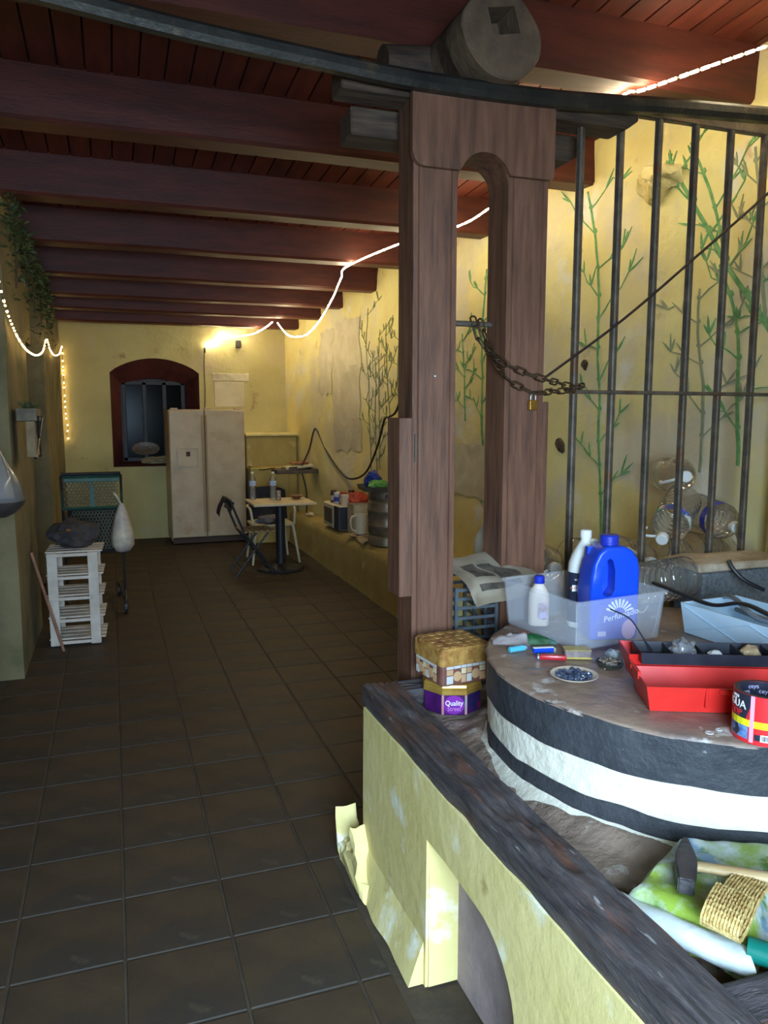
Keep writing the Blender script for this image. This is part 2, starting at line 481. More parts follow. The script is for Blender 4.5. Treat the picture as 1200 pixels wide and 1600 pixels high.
def bamboo(pts, w, m, rnd, twigs=9, tl=.26, leaves=True, z0=None):
    R = random.Random(rnd); bm = B()
    sp = [(p.x, p.y) for p in spline([(y, z, 0) for y, z in pts], 8)]
    n = len(sp)
    stroke(bm, sp, [w * (.55 + .45 * i / (n - 1)) for i in range(n)])
    L = [0]
    for i in range(1, n): L.append(L[-1] + math.hypot(sp[i][0] - sp[i - 1][0], sp[i][1] - sp[i - 1][1]))
    for k in range(twigs):
        s = L[-1] * (.04 + .9 * (k + .3 * R.random()) / twigs)
        i = min(range(n), key=lambda q: abs(L[q] - s)); y, z = sp[i]
        side = 1 if k % 2 else -1
        leaf(bm, y - side * w * .2, z, PI / 2, w * 1.5, w * 1.3)
        l = tl * R.uniform(.6, 1.15); a = R.uniform(.35, .9)
        q = [(y + side * l * t * math.cos(a), z + l * (t * math.sin(a) - .25 * t * t * R.uniform(-.3, 1))) for t in (0, .25, .5, .75, 1)]
        stroke(bm, q, [w * .34, w * .3, w * .26, w * .22, w * .2])
        if leaves:
            for (qi, nl) in ((4, 3), (2, 2)):
                ey, ez = q[qi]
                for j in range(nl):
                    leaf(bm, ey, ez, PI / 2 - side * R.uniform(-.5, 1.3), R.uniform(.05, .1) * (tl / .26), w * .35 + .004)
    o = obj('painted_bamboo', bm, m, wall_right); return o
bamboo([(4.26, 3.02), (4.14, 2.65), (4.09, 2.3), (4.06, 1.6), (4.03, 1.2), (4.0, .85)], .022, 'bamboo_paint', 3, 11, .34)
bamboo([(3.56, 3.0), (3.42, 2.78), (3.19, 2.44), (2.95, 2.15), (2.72, 1.85)], .028, 'bamboo_paint', 5, 6, .26)
bamboo([(3.42, 3.05), (3.3, 2.8), (3.19, 2.5), (3.17, 2.4)], .02, 'bamboo_paint', 11, 4, .26)
bamboo([(3.2, 2.4), (3.1, 2.2), (3.05, 1.95), (3.03, 1.7), (3.0, 1.4)], .022, 'bamboo_paint', 17, 6, .26)
bamboo([(3.32, 2.3), (3.3, 2.0), (3.24, 1.75), (3.25, 1.35)], .018, 'bamboo_faded', 19, 7, .3)
bamboo([(3.0, 2.9), (2.95, 2.5), (2.9, 2.1)], .02, 'bamboo_faded', 23, 6, .3)
bamboo([(5.42, 2.75), (5.44, 2.3), (5.42, 1.8), (5.40, 1.4)], .026, 'bamboo_paint', 29, 8, .3)
bamboo([(5.41, 1.32), (5.41, 1.22)], .022, 'bamboo_paint', 30, 0)
bamboo([(5.41, 1.1), (5.41, .96)], .022, 'bamboo_paint', 31, 0)
bamboo([(5.75, 2.3), (5.72, 1.95), (5.70, 1.6)], .016, 'bamboo_paint', 37, 6, .25)
for k, (ya, yb, zt, zbm) in enumerate(((7.78, 7.66, 2.75, 1.05), (7.45, 7.42, 2.5, 1.1), (7.3, 7.12, 2.55, 1.15), (7.55, 7.5, 2.2, 1.0), (6.95, 7.0, 2.6, 1.5))):
    bamboo([(ya, zt), ((ya + yb) / 2 + .03, (zt + zbm) / 2), (yb, zbm)], .015, 'bamboo_dark', 40 + k, 7, .3)
bm = B()
bmesh.ops.create_icosphere(bm, subdivisions=4, radius=1)
for v in bm.verts: v.co = V((v.co.x * .10, v.co.y * .17, v.co.z * .085))
rough(bm, .07, 7, 3); rough(bm, .03, 19, 5)
obj('stone', bm, 'stone_wall', wall_right, smooth=True, ang=25, loc=(wx(3.62, 2.9) - .02, 3.62, 2.9))
for (y, z, r) in ((4.45, 1.45, .055), (4.2, 1.96, .035), (3.95, 2.0, .02)):
    bm = B(); bmesh.ops.create_icosphere(bm, subdivisions=2, radius=r); rough(bm, r * .7, 9 / r * .1, y)
    for v in bm.verts: v.co.x *= .25
    obj('plaster_hole', bm, 'hole_dark', wall_right, loc=(wx(y, z), y, z))

def patch(y0, y1, z0, z1, m, seed):
    bm = B(); grid(bm, 14, 20, lambda u, v: (lambda y, z: V((wx(y, z) - .008, y, z)))(
        (y0 + y1) / 2 + (u - .5) * (y1 - y0) * (1 + .35 * nz3(v * 5, (u > .5) * 3, seed)), (z0 + z1) / 2 + (v - .5) * (z1 - z0) * (1 + .12 * nz3(u * 6, (v > .5) * 3, seed))))
    obj('bare_plaster', bm, m, wall_right)
patch(7.95, 8.75, 1.25, 2.7, 'grey_plaster', 2); patch(8.8, 9.3, 1.9, 2.65, 'grey_plaster', 6); patch(5.2, 5.95, 1.0, 1.42, 'grey_plaster', 9)
bm = B(); box(bm, (1.53, YB - .004, 1.93), (.40, .012, .34), bev=.004); obj('bare_plaster', bm, 'grey_plaster', wall_back)
bm = B(); box(bm, (1.55, YB - .006, 2.16), (.50, .016, .10), bev=.004); bmesh.ops.subdivide_edges(bm, edges=bm.edges, cuts=5, use_grid_fill=True); rough(bm, .014, 9); obj('bare_plaster', bm, 'grey_plaster', wall_back)

# ------------------------------------------------------------------ parapet, basin and round striped platform
bm = B()
archp = [(1.37, 0), (1.37, .28)] + [(1.37 + .20 * (1 - math.cos(t)), .28 + .18 * math.sin(t)) for t in [i * PI / 16 for i in range(1, 9)]] + [(1.75, .465), (1.88, .46), (1.885, 0)]
MX = Matrix(((0, 0, 1, 0), (1, 0, 0, 0), (0, 1, 0, 0), (0, 0, 0, 1)))          # (y, z, x)
prism(bm, [(.62, 0)] + archp + [(2.465, 0), (2.47, .3), (2.46, .635), (.62, .645)], .79, .925, MX)
box(bm, (1.9, .82, .31), (1.9, .26, .62)); box(bm, (2.0, 2.82, .28), (1.88, .05, .56))
par = struct('wall_parapet', bm, 'plaster_parapet', 'low yellow parapet wall with an arched recess around the basin')
bm = B(); box(bm, (.95, 1.63, .24), (.12, .56, .48)); obj('recess_back', bm, 'plaster_mauve', par)
bm = B()
st = [(2.30, 0), (2.60, 0), (2.60, .2), (2.585, .07), (2.55, .1), (2.53, .05), (2.5, .12), (2.47, .1), (2.45, .2), (2.4, .1), (2.32, .05)]
prism(bm, st, .74, .80, MX); bmesh.ops.subdivide_edges(bm, edges=bm.edges, cuts=3); rough(bm, .02, 16); rough(bm, .008, 50)
obj('broken_plaster', bm, 'plaster_parapet', par)
bm = B(); box(bm, (.845, 1.8815, .232), (.094, .008, .455)); obj('jamb_render', bm, 'plaster_parapet', par)
bm = B(); rings = []
for i in range(30):
    y = .7 + (1.36 - .7) * i / 29; rings.append([V((.80, y, 0)), V((.765 + .012 * nz3(y * 7), y, 0)), V((.775 + .01 * nz3(y * 6, 3), y, .06)), V((.80, y, .14))])
loft(bm, rings); rings = []
for i in range(30):
    y = 1.9 + (2.5 - 1.9) * i / 29; rings.append([V((.80, y, 0)), V((.745 + .014 * nz3(y * 7), y, 0)), V((.765 + .01 * nz3(y * 6, 3), y, .06)), V((.80, y, .16))])
loft(bm, rings)
obj('foot_render', bm, 'plaster_parapet', par, smooth=True, ang=60)

PC = V((1.69, 1.86)); PR = .655
def ss(a, b, x):
    t = max(0, min(1, (x - a) / (b - a))); return t * t * (3 - 2 * t)
def fillz(x, y):
    z = .598 + .014 * nz3(x * 3, y * 3, 1) + .008 * nz3(x * 14, y * 14, 5)
    d = math.hypot(x - PC.x, y - PC.y) - PR
    z += .03 * (1 - ss(0, .09, d))
    e = .945 + .025 * nz3(y * 5, 2) + .14 * (1 - ss(.95, 1.75, y)) - .03 * ss(1.8, 2.2, y)
    z -= .11 * (1 - ss(e - .012, e + .012, x)) * (1 - ss(1.8, 2.1, y))
    return z
bm = B(); grid(bm, 165, 140, lambda u, v: (lambda x, y: V((x, y, fillz(x, y))))(.915 + u * 1.96, .93 + v * 1.58)); grid(bm, 60, 20, lambda u, v: (lambda x, y: V((x, y, fillz(x, y))))(1.06 + u * 1.8, 2.51 + v * .32))
obj('basin_bed', bm, 'basin_dirt', par, smooth=True, ang=80)
bm = B(); box(bm, (1.9, 1.70, .25), (1.94, 1.52, .5)); box(bm, (1.96, 2.65, .25), (1.82, .38, .5)); obj('basin_core', bm, 'basin_dirt', par)

def timber(name, p0, ax, w, h, L, m, rot_a=.01, rot_c=.02, seed=0, decay=None, nL=150):
    """weathered squared timber: p0 low corner, running along axis ax ('X' or 'Y')"""
    bm = B(); rings = []
    sec = []
    k = 14
    for i in range(k): sec.append((w * i / k, 0, 0, -1))
    for i in range(8): sec.append((w, h * i / 8, 1, 0))
    for i in range(k): sec.append((w - w * i / k, h, 0, 1))
    for i in range(8): sec.append((0, h - h * i / 8, -1, 0))
    for i in range(nL + 1):
        s = L * i / nL; dk = decay(s) if decay else 0; ring = []
        for (a, b, na, nb) in sec:
            g = rot_a * nz3(s * 2, a * 9 + seed, b * 9)
            r = 1 - abs(nz3(s * 2.6 + seed, a * 46, b * 46)); r = max(0, r - .72) / .28
            q = max(0, nz3(s * 7, a * 26 + seed, b * 20 + 5))
            dd = g - rot_c * r * (.25 + dk) - dk * .05 * q
            aa = min(max(a, .006), w - .006) if nb else a; bb = b
            aa += na * dd * .35; bb += nb * dd
            if nb < 0: bb = b
            ring.append((aa, bb))
        if ax == 'Y': rings.append([V((p0[0] + a, p0[1] + s, p0[2] + b)) for a, b in ring])
        else: rings.append([V((p0[0] + s, p0[1] + a, p0[2] + b)) for a, b in ring])
    loft(bm, rings)
    return obj(name, bm, m, par, smooth=True, ang=40)
timber('timber', (.795, .60, .63), 'Y', .135, .075, 1.90, 'grey_timber', .003, .016, 3, lambda s: .12 + .35 * ss(.45, .75, s) * (1 - .5 * ss(1.5, 1.8, s)), 260)
timber('timber', (.935, .79, .615), 'X', .155, .075, 1.9, 'grey_timber_x', .008, .014, 9, lambda s: .15)
timber('timber', (.87, 2.44, .625), 'X', .10, .06, .36, 'grey_timber_x', .008, .014, 14, lambda s: .3, 60)
bm = B(); R = random.Random(4)
for i in range(170):
    y = R.uniform(.97, 1.45); x = .935 + R.random() ** 1.3 * (.02 + .16 * (1 - ss(.95, 1.6, y)))
    s = R.uniform(.003, .011); box(bm, (x, y, fillz(x, y) + s * .3), (s * 1.6, s, s * .5), (R.uniform(-.6, .6), R.uniform(-.6, .6), R.uniform(0, 3)))
tag(obj('debris', bm, mat('debris_bits', S(150, 130, 110), S(90, 80, 74), .8, 60), par), kind='stuff')

plat = thing('round_platform', 'round stone platform ringed with black and white painted bands', 'platform', (PC.x, PC.y, .6))
def ringband(name, z0, z1, r0, r1, m, amp=.006, k=4):
    bm = B(); n = 128; rings = []
    for i in range(k + 1):
        t = i / k; ring = []
        for j in range(n):
            a = 2 * PI * j / n
            zz = (z0 + (z1 - z0) * t)
            if i == 0: zz += .006 * nz3(math.cos(a) * 6, math.sin(a) * 6, z0 * 40)
            if i == k: zz += .006 * nz3(math.cos(a) * 6, math.sin(a) * 6, z1 * 40)
            r = r0 + (r1 - r0) * t + amp * nz3(math.cos(a) * 5, math.sin(a) * 5, zz * 12) + amp * .4 * nz3(math.cos(a) * 22, math.sin(a) * 22, zz * 40)
            ring.append(V((r * math.cos(a), r * math.sin(a), zz)))
        rings.append(ring)
    loft(bm, rings, cap=False)
    return obj(name, bm, m, plat, smooth=True, ang=60)
ringband('black_band', .035, .085, .648, .648, 'paint_black')
ringband('white_band', .085, .178, .646, .648, 'paint_white')
ringband('black_band', .178, .296, .651, .654, 'paint_black')
bm = B(); rings = []
for (r, z) in ((.654, .292), (.652, .298), (.644, .3015), (.55, .301), (.35, .300), (.12, .300), (.01, .300)):
    rings.append([V((r * math.cos(a) * (1 + .008 * nz3(math.cos(a) * 14, math.sin(a) * 14, 2)), r * math.sin(a) * (1 + .008 * nz3(math.cos(a) * 14, math.sin(a) * 14, 2)), z)) for a in [2 * PI * j / 128 for j in range(128)]])
loft(bm, rings); obj('stone_top', bm, 'stone_top', plat, smooth=True, ang=50)
bm = B(); lathe(bm, [(.63, .03), (.63, .29), (.6, .298)], 64); obj('core', bm, 'stone_top', plat)
ringband('white_foot', -.01, .038, .715, .648, 'paint_white', .012)

# ------------------------------------------------------------------ the wooden press frame
pf = thing('press_frame', 'tall brown wooden press frame of two posts with an arched head board', 'press frame', (1.29, 2.67, .62))
def PP(name, bm, m, **k):
    o = obj(name, bm, m, pf, **k); o.matrix_parent_inverse = Matrix.Translation(-V(pf.location)); return o
def grooved(x0, x1, y0, y1, z0, z1):
    g = .007; e = .018
    poly = [(x0, y0), (x0 + e, y0), (x0 + e + g / 2, y0 + g), (x0 + e + g, y0), (x1 - e - g, y0), (x1 - e - g / 2, y0 + g), (x1 - e, y0), (x1, y0), (x1, y1), (x0, y1)]
    bm = B(); prism(bm, poly, z0, z1); return bm
PP('post', grooved(1.024, 1.192, 2.6, 2.745, .6, 2.74), 'press_wood')
PP('post', grooved(1.395, 1.560, 2.6, 2.755, .6, 2.74), 'press_wood')
# arched head board in front, with rounded lower corners
aw = [(1.193 + .1005 * (1 - math.cos(t)), 2.475 + .10 * math.sin(t)) for t in [PI * i / 14 for i in range(15)]]
hb = [(1.012, 2.755), (1.012, 2.55), (1.02, 2.525), (1.035, 2.51), (1.06, 2.505), (1.193, 2.505)] + [p for p in aw if p[1] > 2.505] + [(1.394, 2.505), (1.535, 2.505), (1.565, 2.505), (1.572, 2.52), (1.572, 2.755)]
M_f = Matrix(((1, 0, 0, 0), (0, 0, -1, 2.6), (0, 1, 0, 0), (0, 0, 0, 1)))
bm = B(); prism(bm, hb, 0, .022, M_f); PP('head_board', bm, 'press_wood')
bm = B(); prism(bm, [(1.19, 2.74)] + [(1.193, 2.47)] + aw + [(1.394, 2.47), (1.397, 2.74)], 0, -.15, M_f); PP('arch_block', bm, 'press_wood')
bm = B(); box(bm, (1.0, 2.665, 1.31), (.05, .13, .66), bev=.003); PP('side_board', bm, 'press_wood')
bm = B(); box(bm, (1.575, 2.665, 1.27), (.03, .12, .86), bev=.003); PP('side_board', bm, 'press_wood')
bm = B(); box(bm, (1.035, 2.594, 1.53), (.007, .006, .10)); PP('hinge', bm, 'gate_iron')
bm = B(); cyl(bm, (1.19, 2.72, 1.995), (1.40, 2.72, 1.995), .011, n=10); PP('iron_rod', bm, 'gate_iron')
bm = B(); bmesh.ops.create_icosphere(bm, subdivisions=2, radius=.006, matrix=Matrix.Translation((1.11, 2.598, 1.79)))
PP('nail_head', bm, mat('nail_steel', S(220, 220, 215), None, .25, metal=.8))
for (x0, x1, y0, y1, z0, z1) in ((.775, 1.97, 2.625, 2.755, 2.742, 2.835), (.86, 1.83, 2.80, 2.95, 2.66, 2.76)):
    c = .05
    bm = B(); prism(bm, [(x0, z0), (x1 - c, z0), (x1, z0 + c * .7), (x1, z1), (x0, z1)], 0, -(y1 - y0), Matrix(((1, 0, 0, 0), (0, 0, -1, y0), (0, 1, 0, 0), (0, 0, 0, 1))))
    bmesh.ops.bevel(bm, geom=list(bm.edges), offset=.006, segments=1, affect='EDGES'); PP('cross_timber', bm, 'old_wood')
bm = B(); cyl(bm, (1.0, 2.86, 2.92), (1.3, 2.84, 2.94), .085, .09, 20); rough(bm, .006, 9); PP('log_stub', bm, 'old_wood', smooth=True)

lg = thing('log_roller', 'thick log with a dark square socket lying across the press frame top', 'log', (1.305, 2.5, 2.79))
bm = B(); rings = []
def egg(a):
    return (.152 * math.cos(a) * (1 - .16 * max(0, math.sin(a))) + .018 * math.sin(a) * -1, .148 * math.sin(a))
for (y, s) in ((-.005, .97), (0, 1), (.2, 1.0), (.34, .97)):
    ring = []
    for j in range(40):
        a = 2 * PI * j / 40; ex, ez = egg(a); k = 1 + .04 * nz3(math.cos(a) * 2, math.sin(a) * 2, 6)
        ring.append(V((ex * s * k, y, ez * s * k + .148)))
    rings.append(ring)
loft(bm, rings, cap=False); obj('log', bm, 'log_end', lg, smooth=True)
f0 = [(p.x, p.z) for p in rings[0]]; cs, sn = math.cos(.25), math.sin(.25)
sq = [(.005 + .052 * (x * cs - z * sn), .185 + .043 * (x * sn + z * cs)) for x, z in ((-1, -1), (1, -1), (1, 1), (-1, 1))]
M_l = Matrix(((1, 0, 0, 0), (0, 0, 1, 0), (0, 1, 0, 0), (0, 0, 0, 1)))
bm = B(); prism(bm, f0, -.006, .12, M_l, [sq]); obj('end_grain', bm, 'log_end', lg)
bm = B(); prism(bm, [(p.x, p.z) for p in rings[1]], .12, .34, M_l); obj('socket', bm, 'log_end', lg)

# bowed steel rail over the gate and passage
pts = spline([(-.72, 2.50, 2.885), (-.096, 2.535, 2.838), (.28, 2.545, 2.808), (.68, 2.55, 2.786), (1.012, 2.555, 2.772), (1.529, 2.56, 2.781), (2.057, 2.56, 2.818), (2.523, 2.56, 2.845), (2.98, 2.56, 2.87)], 8)
bm = B(); rings = [[V((p.x, p.y + a, p.z + b)) for a, b in ((-.022, -.012), (-.010, -.030), (.022, -.030), (.022, .026), (-.010, .026), (-.022, .012))] for p in pts]
loft(bm, rings)
tag(obj('bowed_rail', bm, 'steel_rail', smooth=True, ang=25), 'long bowed dark steel rail slung across the top of the passage', 'rail')

# ------------------------------------------------------------------ iron gate
gt = thing('iron_gate', 'rusty iron bar gate chained to the wooden press frame', 'gate', (2.28, 2.68, .62))
def GP(name, bm, m='gate_iron', **k):
    o = obj(name, bm, m, gt, **k); o.matrix_parent_inverse = Matrix.Translation(-V(gt.location)); return o
for k in range(7):
    x = 1.747 + .1795 * k; bm = B(); box(bm, (x, 2.68, 1.735), (.027, .027, 2.2), (0, 0, .3), bev=.005); GP('bar', bm)
bm = B(); box(bm, (2.29, 2.68, 2.835), (1.13, .032, .045), bev=.004); GP('top_rail', bm)
bm = B(); cyl(bm, (1.70, 2.66, 1.742), (2.84, 2.66, 1.738), .008, n=8); GP('cross_rod', bm)
bm = B(); box(bm, (2.29, 2.68, .655), (1.13, .03, .04), bev=.004); GP('bottom_rail', bm)
bm = B(); tube(bm, spline([(1.60, 2.655, 1.795), (1.95, 2.652, 2.03), (2.3, 2.652, 2.30), (2.66, 2.652, 2.585), (2.86, 2.652, 2.76)], 6), .0055, 6)
tag(obj('tie_cable', bm, mat('dark_cable', S(52, 36, 30), None, .6)), 'thin dark cable stretched diagonally across the gate bars', 'cable')

# chain and padlock
lm = {}
def link_mesh():
    if 'l' not in lm:
        bm = B(); pts = []
        for i in range(20):
            a = 2 * PI * i / 20; pts.append(V((.011 * math.cos(a), 0, .011 * math.sin(a) + (.016 if math.sin(a) >= 0 else -.016))))
        tube(bm, pts, .0038, 6, closed=True); me = bpy.data.meshes.new('link'); bm.to_mesh(me); bm.free(); me.materials.append(MATS['chain_iron']); me.shade_smooth(); lm['l'] = me
    return lm['l']
ch = thing('iron_chain', 'rusty link chain looped round the wooden post and gate bar', 'chain', (1.325, 2.72, 1.99))
def run_chain(path):
    p = spline(path, 12); L = [0]
    for i in range(1, len(p)): L.append(L[-1] + (p[i] - p[i - 1]).length)
    n = max(2, round(L[-1] / .043))
    for k in range(n):
        s = L[-1] * (k + .5) / n; i = max(q for q in range(len(p)) if L[q] <= s); i = min(i, len(p) - 2)
        f = (s - L[i]) / max(1e-9, L[i + 1] - L[i]); c = p[i].lerp(p[i + 1], f); t = (p[i + 1] - p[i]).normalized()
        o = bpy.data.objects.new('link', link_mesh()); COL.objects.link(o); o.parent = ch
        q = t.to_track_quat('Z', 'Y') @ Euler((0, 0, PI / 2 * (k % 2) + .4)).to_quaternion()
        o.rotation_mode = 'QUATERNION'; o.rotation_quaternion = q; o.location = c - V(ch.location)
run_chain([(1.318, 2.722, 2.02), (1.322, 2.70, 1.975), (1.335, 2.69, 1.93), (1.362, 2.66, 1.885), (1.378, 2.585, 1.845), (1.457, 2.588, 1.813), (1.554, 2.59, 1.786), (1.64, 2.63, 1.775), (1.712, 2.655, 1.764), (1.765, 2.65, 1.762)])
run_chain([(1.345, 2.712, 2.01), (1.355, 2.69, 1.95), (1.372, 2.62, 1.84), (1.385, 2.582, 1.795), (1.418, 2.585, 1.77), (1.46, 2.588, 1.752), (1.503, 2.588, 1.735)])
run_chain([(1.515, 2.588, 1.732), (1.561, 2.59, 1.736), (1.64, 2.625, 1.742), (1.728, 2.65, 1.748), (1.77, 2.665, 1.756)])
run_chain([(1.765, 2.65, 1.764), (1.778, 2.675, 1.765), (1.772, 2.70, 1.76)])
pd = thing('padlock', 'small brass padlock with steel shackle hanging on the chain', 'padlock', (1.507, 2.583, 1.668), .1)
bm = B(); box(bm, (0, 0, .019), (.036, .016, .038), bev=.003, seg=2); obj('lock_body', bm, mat('brass', S(196, 150, 72), S(170, 122, 54), .35, 40, metal=.8), pd)
bm = B(); tube(bm, [V((-.011, 0, .034)), V((-.011, 0, .05))] + [V((.011 * math.cos(PI - PI * i / 8), 0, .052 + .012 * math.sin(PI * i / 8))) for i in range(9)] + [V((.011, 0, .034))], .0032, 8)
obj('shackle', bm, mat('shackle_steel', S(210, 210, 205), None, .25, metal=.9), pd, smooth=True)

# ------------------------------------------------------------------ light strings (they give off the warm light of the room)
WARM = (1.0, .80, .46, 1)
mat('rope_led', S(255, 240, 200), None, .5, emit=(1.0, .84, .52, 1), estr=ROPE)
mat('fairy_led', S(255, 220, 150), None, .5, emit=(1.0, .66, .26, 1), estr=FAIRY)
mat('light_cord', S(210, 196, 150), None, .5)
mat('light_cord_dark', S(120, 100, 60), None, .5)
def led_run(name, label, path, r, seg, gap, m, cord, parent=None, k=14):
    t = thing(name, label, 'string lights', path[0])
    p = spline(path, k); bm = B(); tube(bm, p, r * .55, 5); o = obj('cord', bm, cord, t); o.matrix_parent_inverse = Matrix.Translation(-V(path[0]))
    L = [0]
    for i in range(1, len(p)): L.append(L[-1] + (p[i] - p[i - 1]).length)
    def at(s):
        i = max(q for q in range(len(p)) if L[q] <= s + 1e-9); i = min(i, len(p) - 2)
        return p[i].lerp(p[i + 1], (s - L[i]) / max(1e-9, L[i + 1] - L[i]))
    bm = B(); s = 0; R = random.Random(1)
    while s + seg < L[-1]:
        if isinstance(r, float): tube(bm, [at(s), at(s + seg * .5), at(s + seg)], r * R.uniform(.8, 1.1), 6)
        s += seg + gap * R.uniform(.6, 1.5)
    o = obj('bulb', bm, m, t); o['kind'] = 'stuff'; o.matrix_parent_inverse = Matrix.Translation(-V(path[0]))
    return t
led_run('rope_light', 'glowing warm rope light strung under the ceiling beams beside the bamboo wall',
        [(2.80, 2.05, 3.12), (2.53, 2.577, 3.11), (2.30, 3.02, 3.085), (2.24, 3.12, 3.08), (2.33, 3.7, 3.055), (2.35, 3.9, 3.045), (2.39, 4.3, 3.03), (2.416, 4.8, 3.005), (2.385, 5.19, 2.985),
         (2.14, 5.75, 2.955), (1.97, 6.56, 2.92), (1.97, 6.72, 2.86), (1.97, 6.85, 2.80), (1.97, 7.015, 2.723), (1.97, 7.485, 2.575), (1.97, 8.016, 2.491), (1.97, 8.552, 2.512), (1.97, 8.946, 2.57), (1.97, 9.295, 2.68), (1.96, 9.5, 2.775)],
        .006, .034, .012, 'rope_led', 'light_cord')
led_run('rope_light', 'glowing warm rope light ending on the back wall above the fridge',
        [(1.90, 9.5, 2.775), (1.86, 9.7, 2.735), (1.80, 10.1, 2.70), (1.72, 10.5, 2.70), (1.55, 10.63, 2.70), (1.44, 10.65, 2.735), (1.40, 10.66, 2.66), (1.385, 10.66, 2.60), (1.30, 10.665, 2.60), (1.215, 10.665, 2.553)],
        .007, .034, .014, 'rope_led', 'light_cord')
led_run('fairy_light', 'tiny warm fairy lights draped along the left piers and down the corner',
        [(-.545, 4.3, 2.62), (-.545, 4.87, 2.30), (-.545, 5.4, 2.16), (-.545, 5.9, 2.11), (-.545, 6.36, 2.105), (-.545, 6.9, 2.13), (-.545, 7.5, 2.21), (-.545, 8.0, 2.356), (-.545, 8.4, 2.29), (-.545, 9.0, 2.28), (-.545, 9.9, 2.36), (-.55, 10.62, 2.50),
         (-.552, 10.655, 2.3), (-.551, 10.66, 2.04), (-.548, 10.66, 1.637), (-.53, 10.655, 1.5), (-.545, 10.66, 1.4), (-.52, 10.655, 1.30)],
        .006, .013, .06, 'fairy_led', 'light_cord_dark')

# ------------------------------------------------------------------ things on the round platform (top at z = .901)
ZT = .9025
mat('box_clear', S(232, 236, 246), None, .28, alpha=.17, spec=.5)
mat('white_plastic', S(236, 234, 228), None, .45)
mat('cream_plastic', S(226, 210, 196), None, .5)
mat('blue_plastic', S(20, 74, 214), None, .32)
mat('blue_cap', S(34, 54, 180), None, .4)
mat('navy_print', S(36, 44, 66), None, .5)
mat('orange_print', S(226, 108, 62), None, .5)
mat('white_print', S(244, 244, 244), None, .5)
mat('lilac_print', S(200, 188, 224), None, .5)
mat('pink_print', S(214, 170, 206), None, .5)
mat('red_plastic', S(222, 48, 40), S(206, 38, 34), .35, 8)
mat('black_plastic', S(40, 42, 54), S(30, 32, 42), .4, 20)
mat('steel', S(196, 198, 200), None, .25, metal=.9)
mat('cardboard', S(186, 160, 124), None, .8)
thin('clear_plastic', (.96, .97, .96, 1), .15, (.95, .96, .96, 1), .08, 1.45)
thin('clear_glass', (.86, .92, .86, 1), .06, (.8, .9, .8, 1), .04, 1.5)
thin('film', (.94, .95, .97, 1), .22, (.93, .94, .98, 1), .12, 1.45)

# storage box
sb = thing('storage_box', 'translucent open plastic storage box holding bottles on the stone platform', 'storage box', (1.511, 2.229, ZT), math.radians(7))
bm = B(); w, d, h, t = .385, .41, .168, .0035
rings = []
for (ww, dd, z) in ((w - .05, d - .05, 0), (w - .03, d - .03, .006), (w - .006, d - .006, h - .012), (w + .008, d + .008, h - .011), (w + .008, d + .008, h), (w - .008, d - .008, h), (w - .034, d - .034, .008)):
    rings.append([V((x, y, z)) for x, y in rrect(ww, dd, .014)])
loft(bm, rings); obj('tub', bm, 'box_clear', sb, smooth=True, ang=30)
for sx in (-1, 1):
    bm = B(); tube(bm, [(sx * .166, -.172, .012), (sx * .182, -.188, .155)], .002, 6); obj('rib', bm, 'box_clear', sb)

# blue perfumed cleaner jug
jg = thing('cleaner_jug', 'bright blue plastic cleaner jug with grip handle in the storage box', 'jug', (1.548, 2.13, ZT + .009), math.radians(-12))
out = [(-.078, 0), (.078, 0), (.083, .01), (.083, .235), (.076, .27), (.055, .298), (.03, .312), (-.034, .312), (-.058, .29), (-.074, .255), (-.083, .215), (-.086, .15), (-.083, .01)]
hol = [(-.052, .146), (-.03, .134), (-.008, .140), (.008, .165), (.008, .235), (-.002, .272), (-.022, .288), (-.040, .274), (-.054, .24), (-.06, .19)]
M_x = Matrix(((1, 0, 0, 0), (0, 0, 1, 0), (0, 1, 0, 0), (0, 0, 0, 1)))
bm = B(); prism(bm, out, -.055, .055, M_x, [hol]); es = [e for e in bm.edges if e.is_manifold and e.calc_face_angle(0) > .9]
bmesh.ops.bevel(bm, geom=es, offset=.011, segments=3, affect='EDGES', profile=.6)
obj('jug_body', bm, 'blue_plastic', jg, smooth=True, ang=50)
bm = B(); box(bm, (-.026, .036, .215), (.08, .02, .17)); obj('grip_back', bm, 'blue_plastic', jg)
bm = B(); lathe(bm, [(.029, .305), (.029, .318), (.031, .319), (.031, .340), (.027, .345)], 24, (-.003, 0, 0)); obj('cap', bm, 'blue_cap', jg, smooth=True)
lb = B(); prism(lb, rrect(.142, .112, .008, 3, .002, .062), .0555, .0562, Matrix(((1, 0, 0, 0), (0, 0, -1, 0), (0, 1, 0, 0), (0, 0, 0, 1)))); lab = obj('label_print', lb, mat('jug_label', S(52, 74, 196), S(70, 90, 200), .45, 30), jg)
text('lettering', 'Perfumado', .028, 'white_print', jg, (.02, -.0568, .083), (PI / 2, math.radians(-14), 0), shear=.25)
bm = B()
for i in range(9):
    a = math.radians(20 + 17.5 * i); c = V((.016, 0, .09))
    p = [c + V((math.cos(a) * r, -.0567, math.sin(a) * r)) + V((-math.sin(a), 0, math.cos(a))) * s for r, s in ((.02, .002), (.02, -.002), (.046, -.004), (.05, 0), (.046, .004))]
    bm.faces.new([bm.verts.new(q) for q in p])
obj('sun_rays', bm, 'white_print', jg)
bm = B(); box(bm, (-.042, -.0566, .022), (.028, .001, .016)); obj('barcode', bm, 'lilac_print', jg)
bm = B(); lathe(bm, [(.024, 0), (.024, .0008)], 16, (0, 0, 0), Matrix.Translation((.05, -.0562, .035)) @ Matrix.Rotation(PI / 2, 4, 'X') @ Matrix.Diagonal((1, 1.4, 1, 1))); obj('flower_print', bm, 'pink_print', jg)

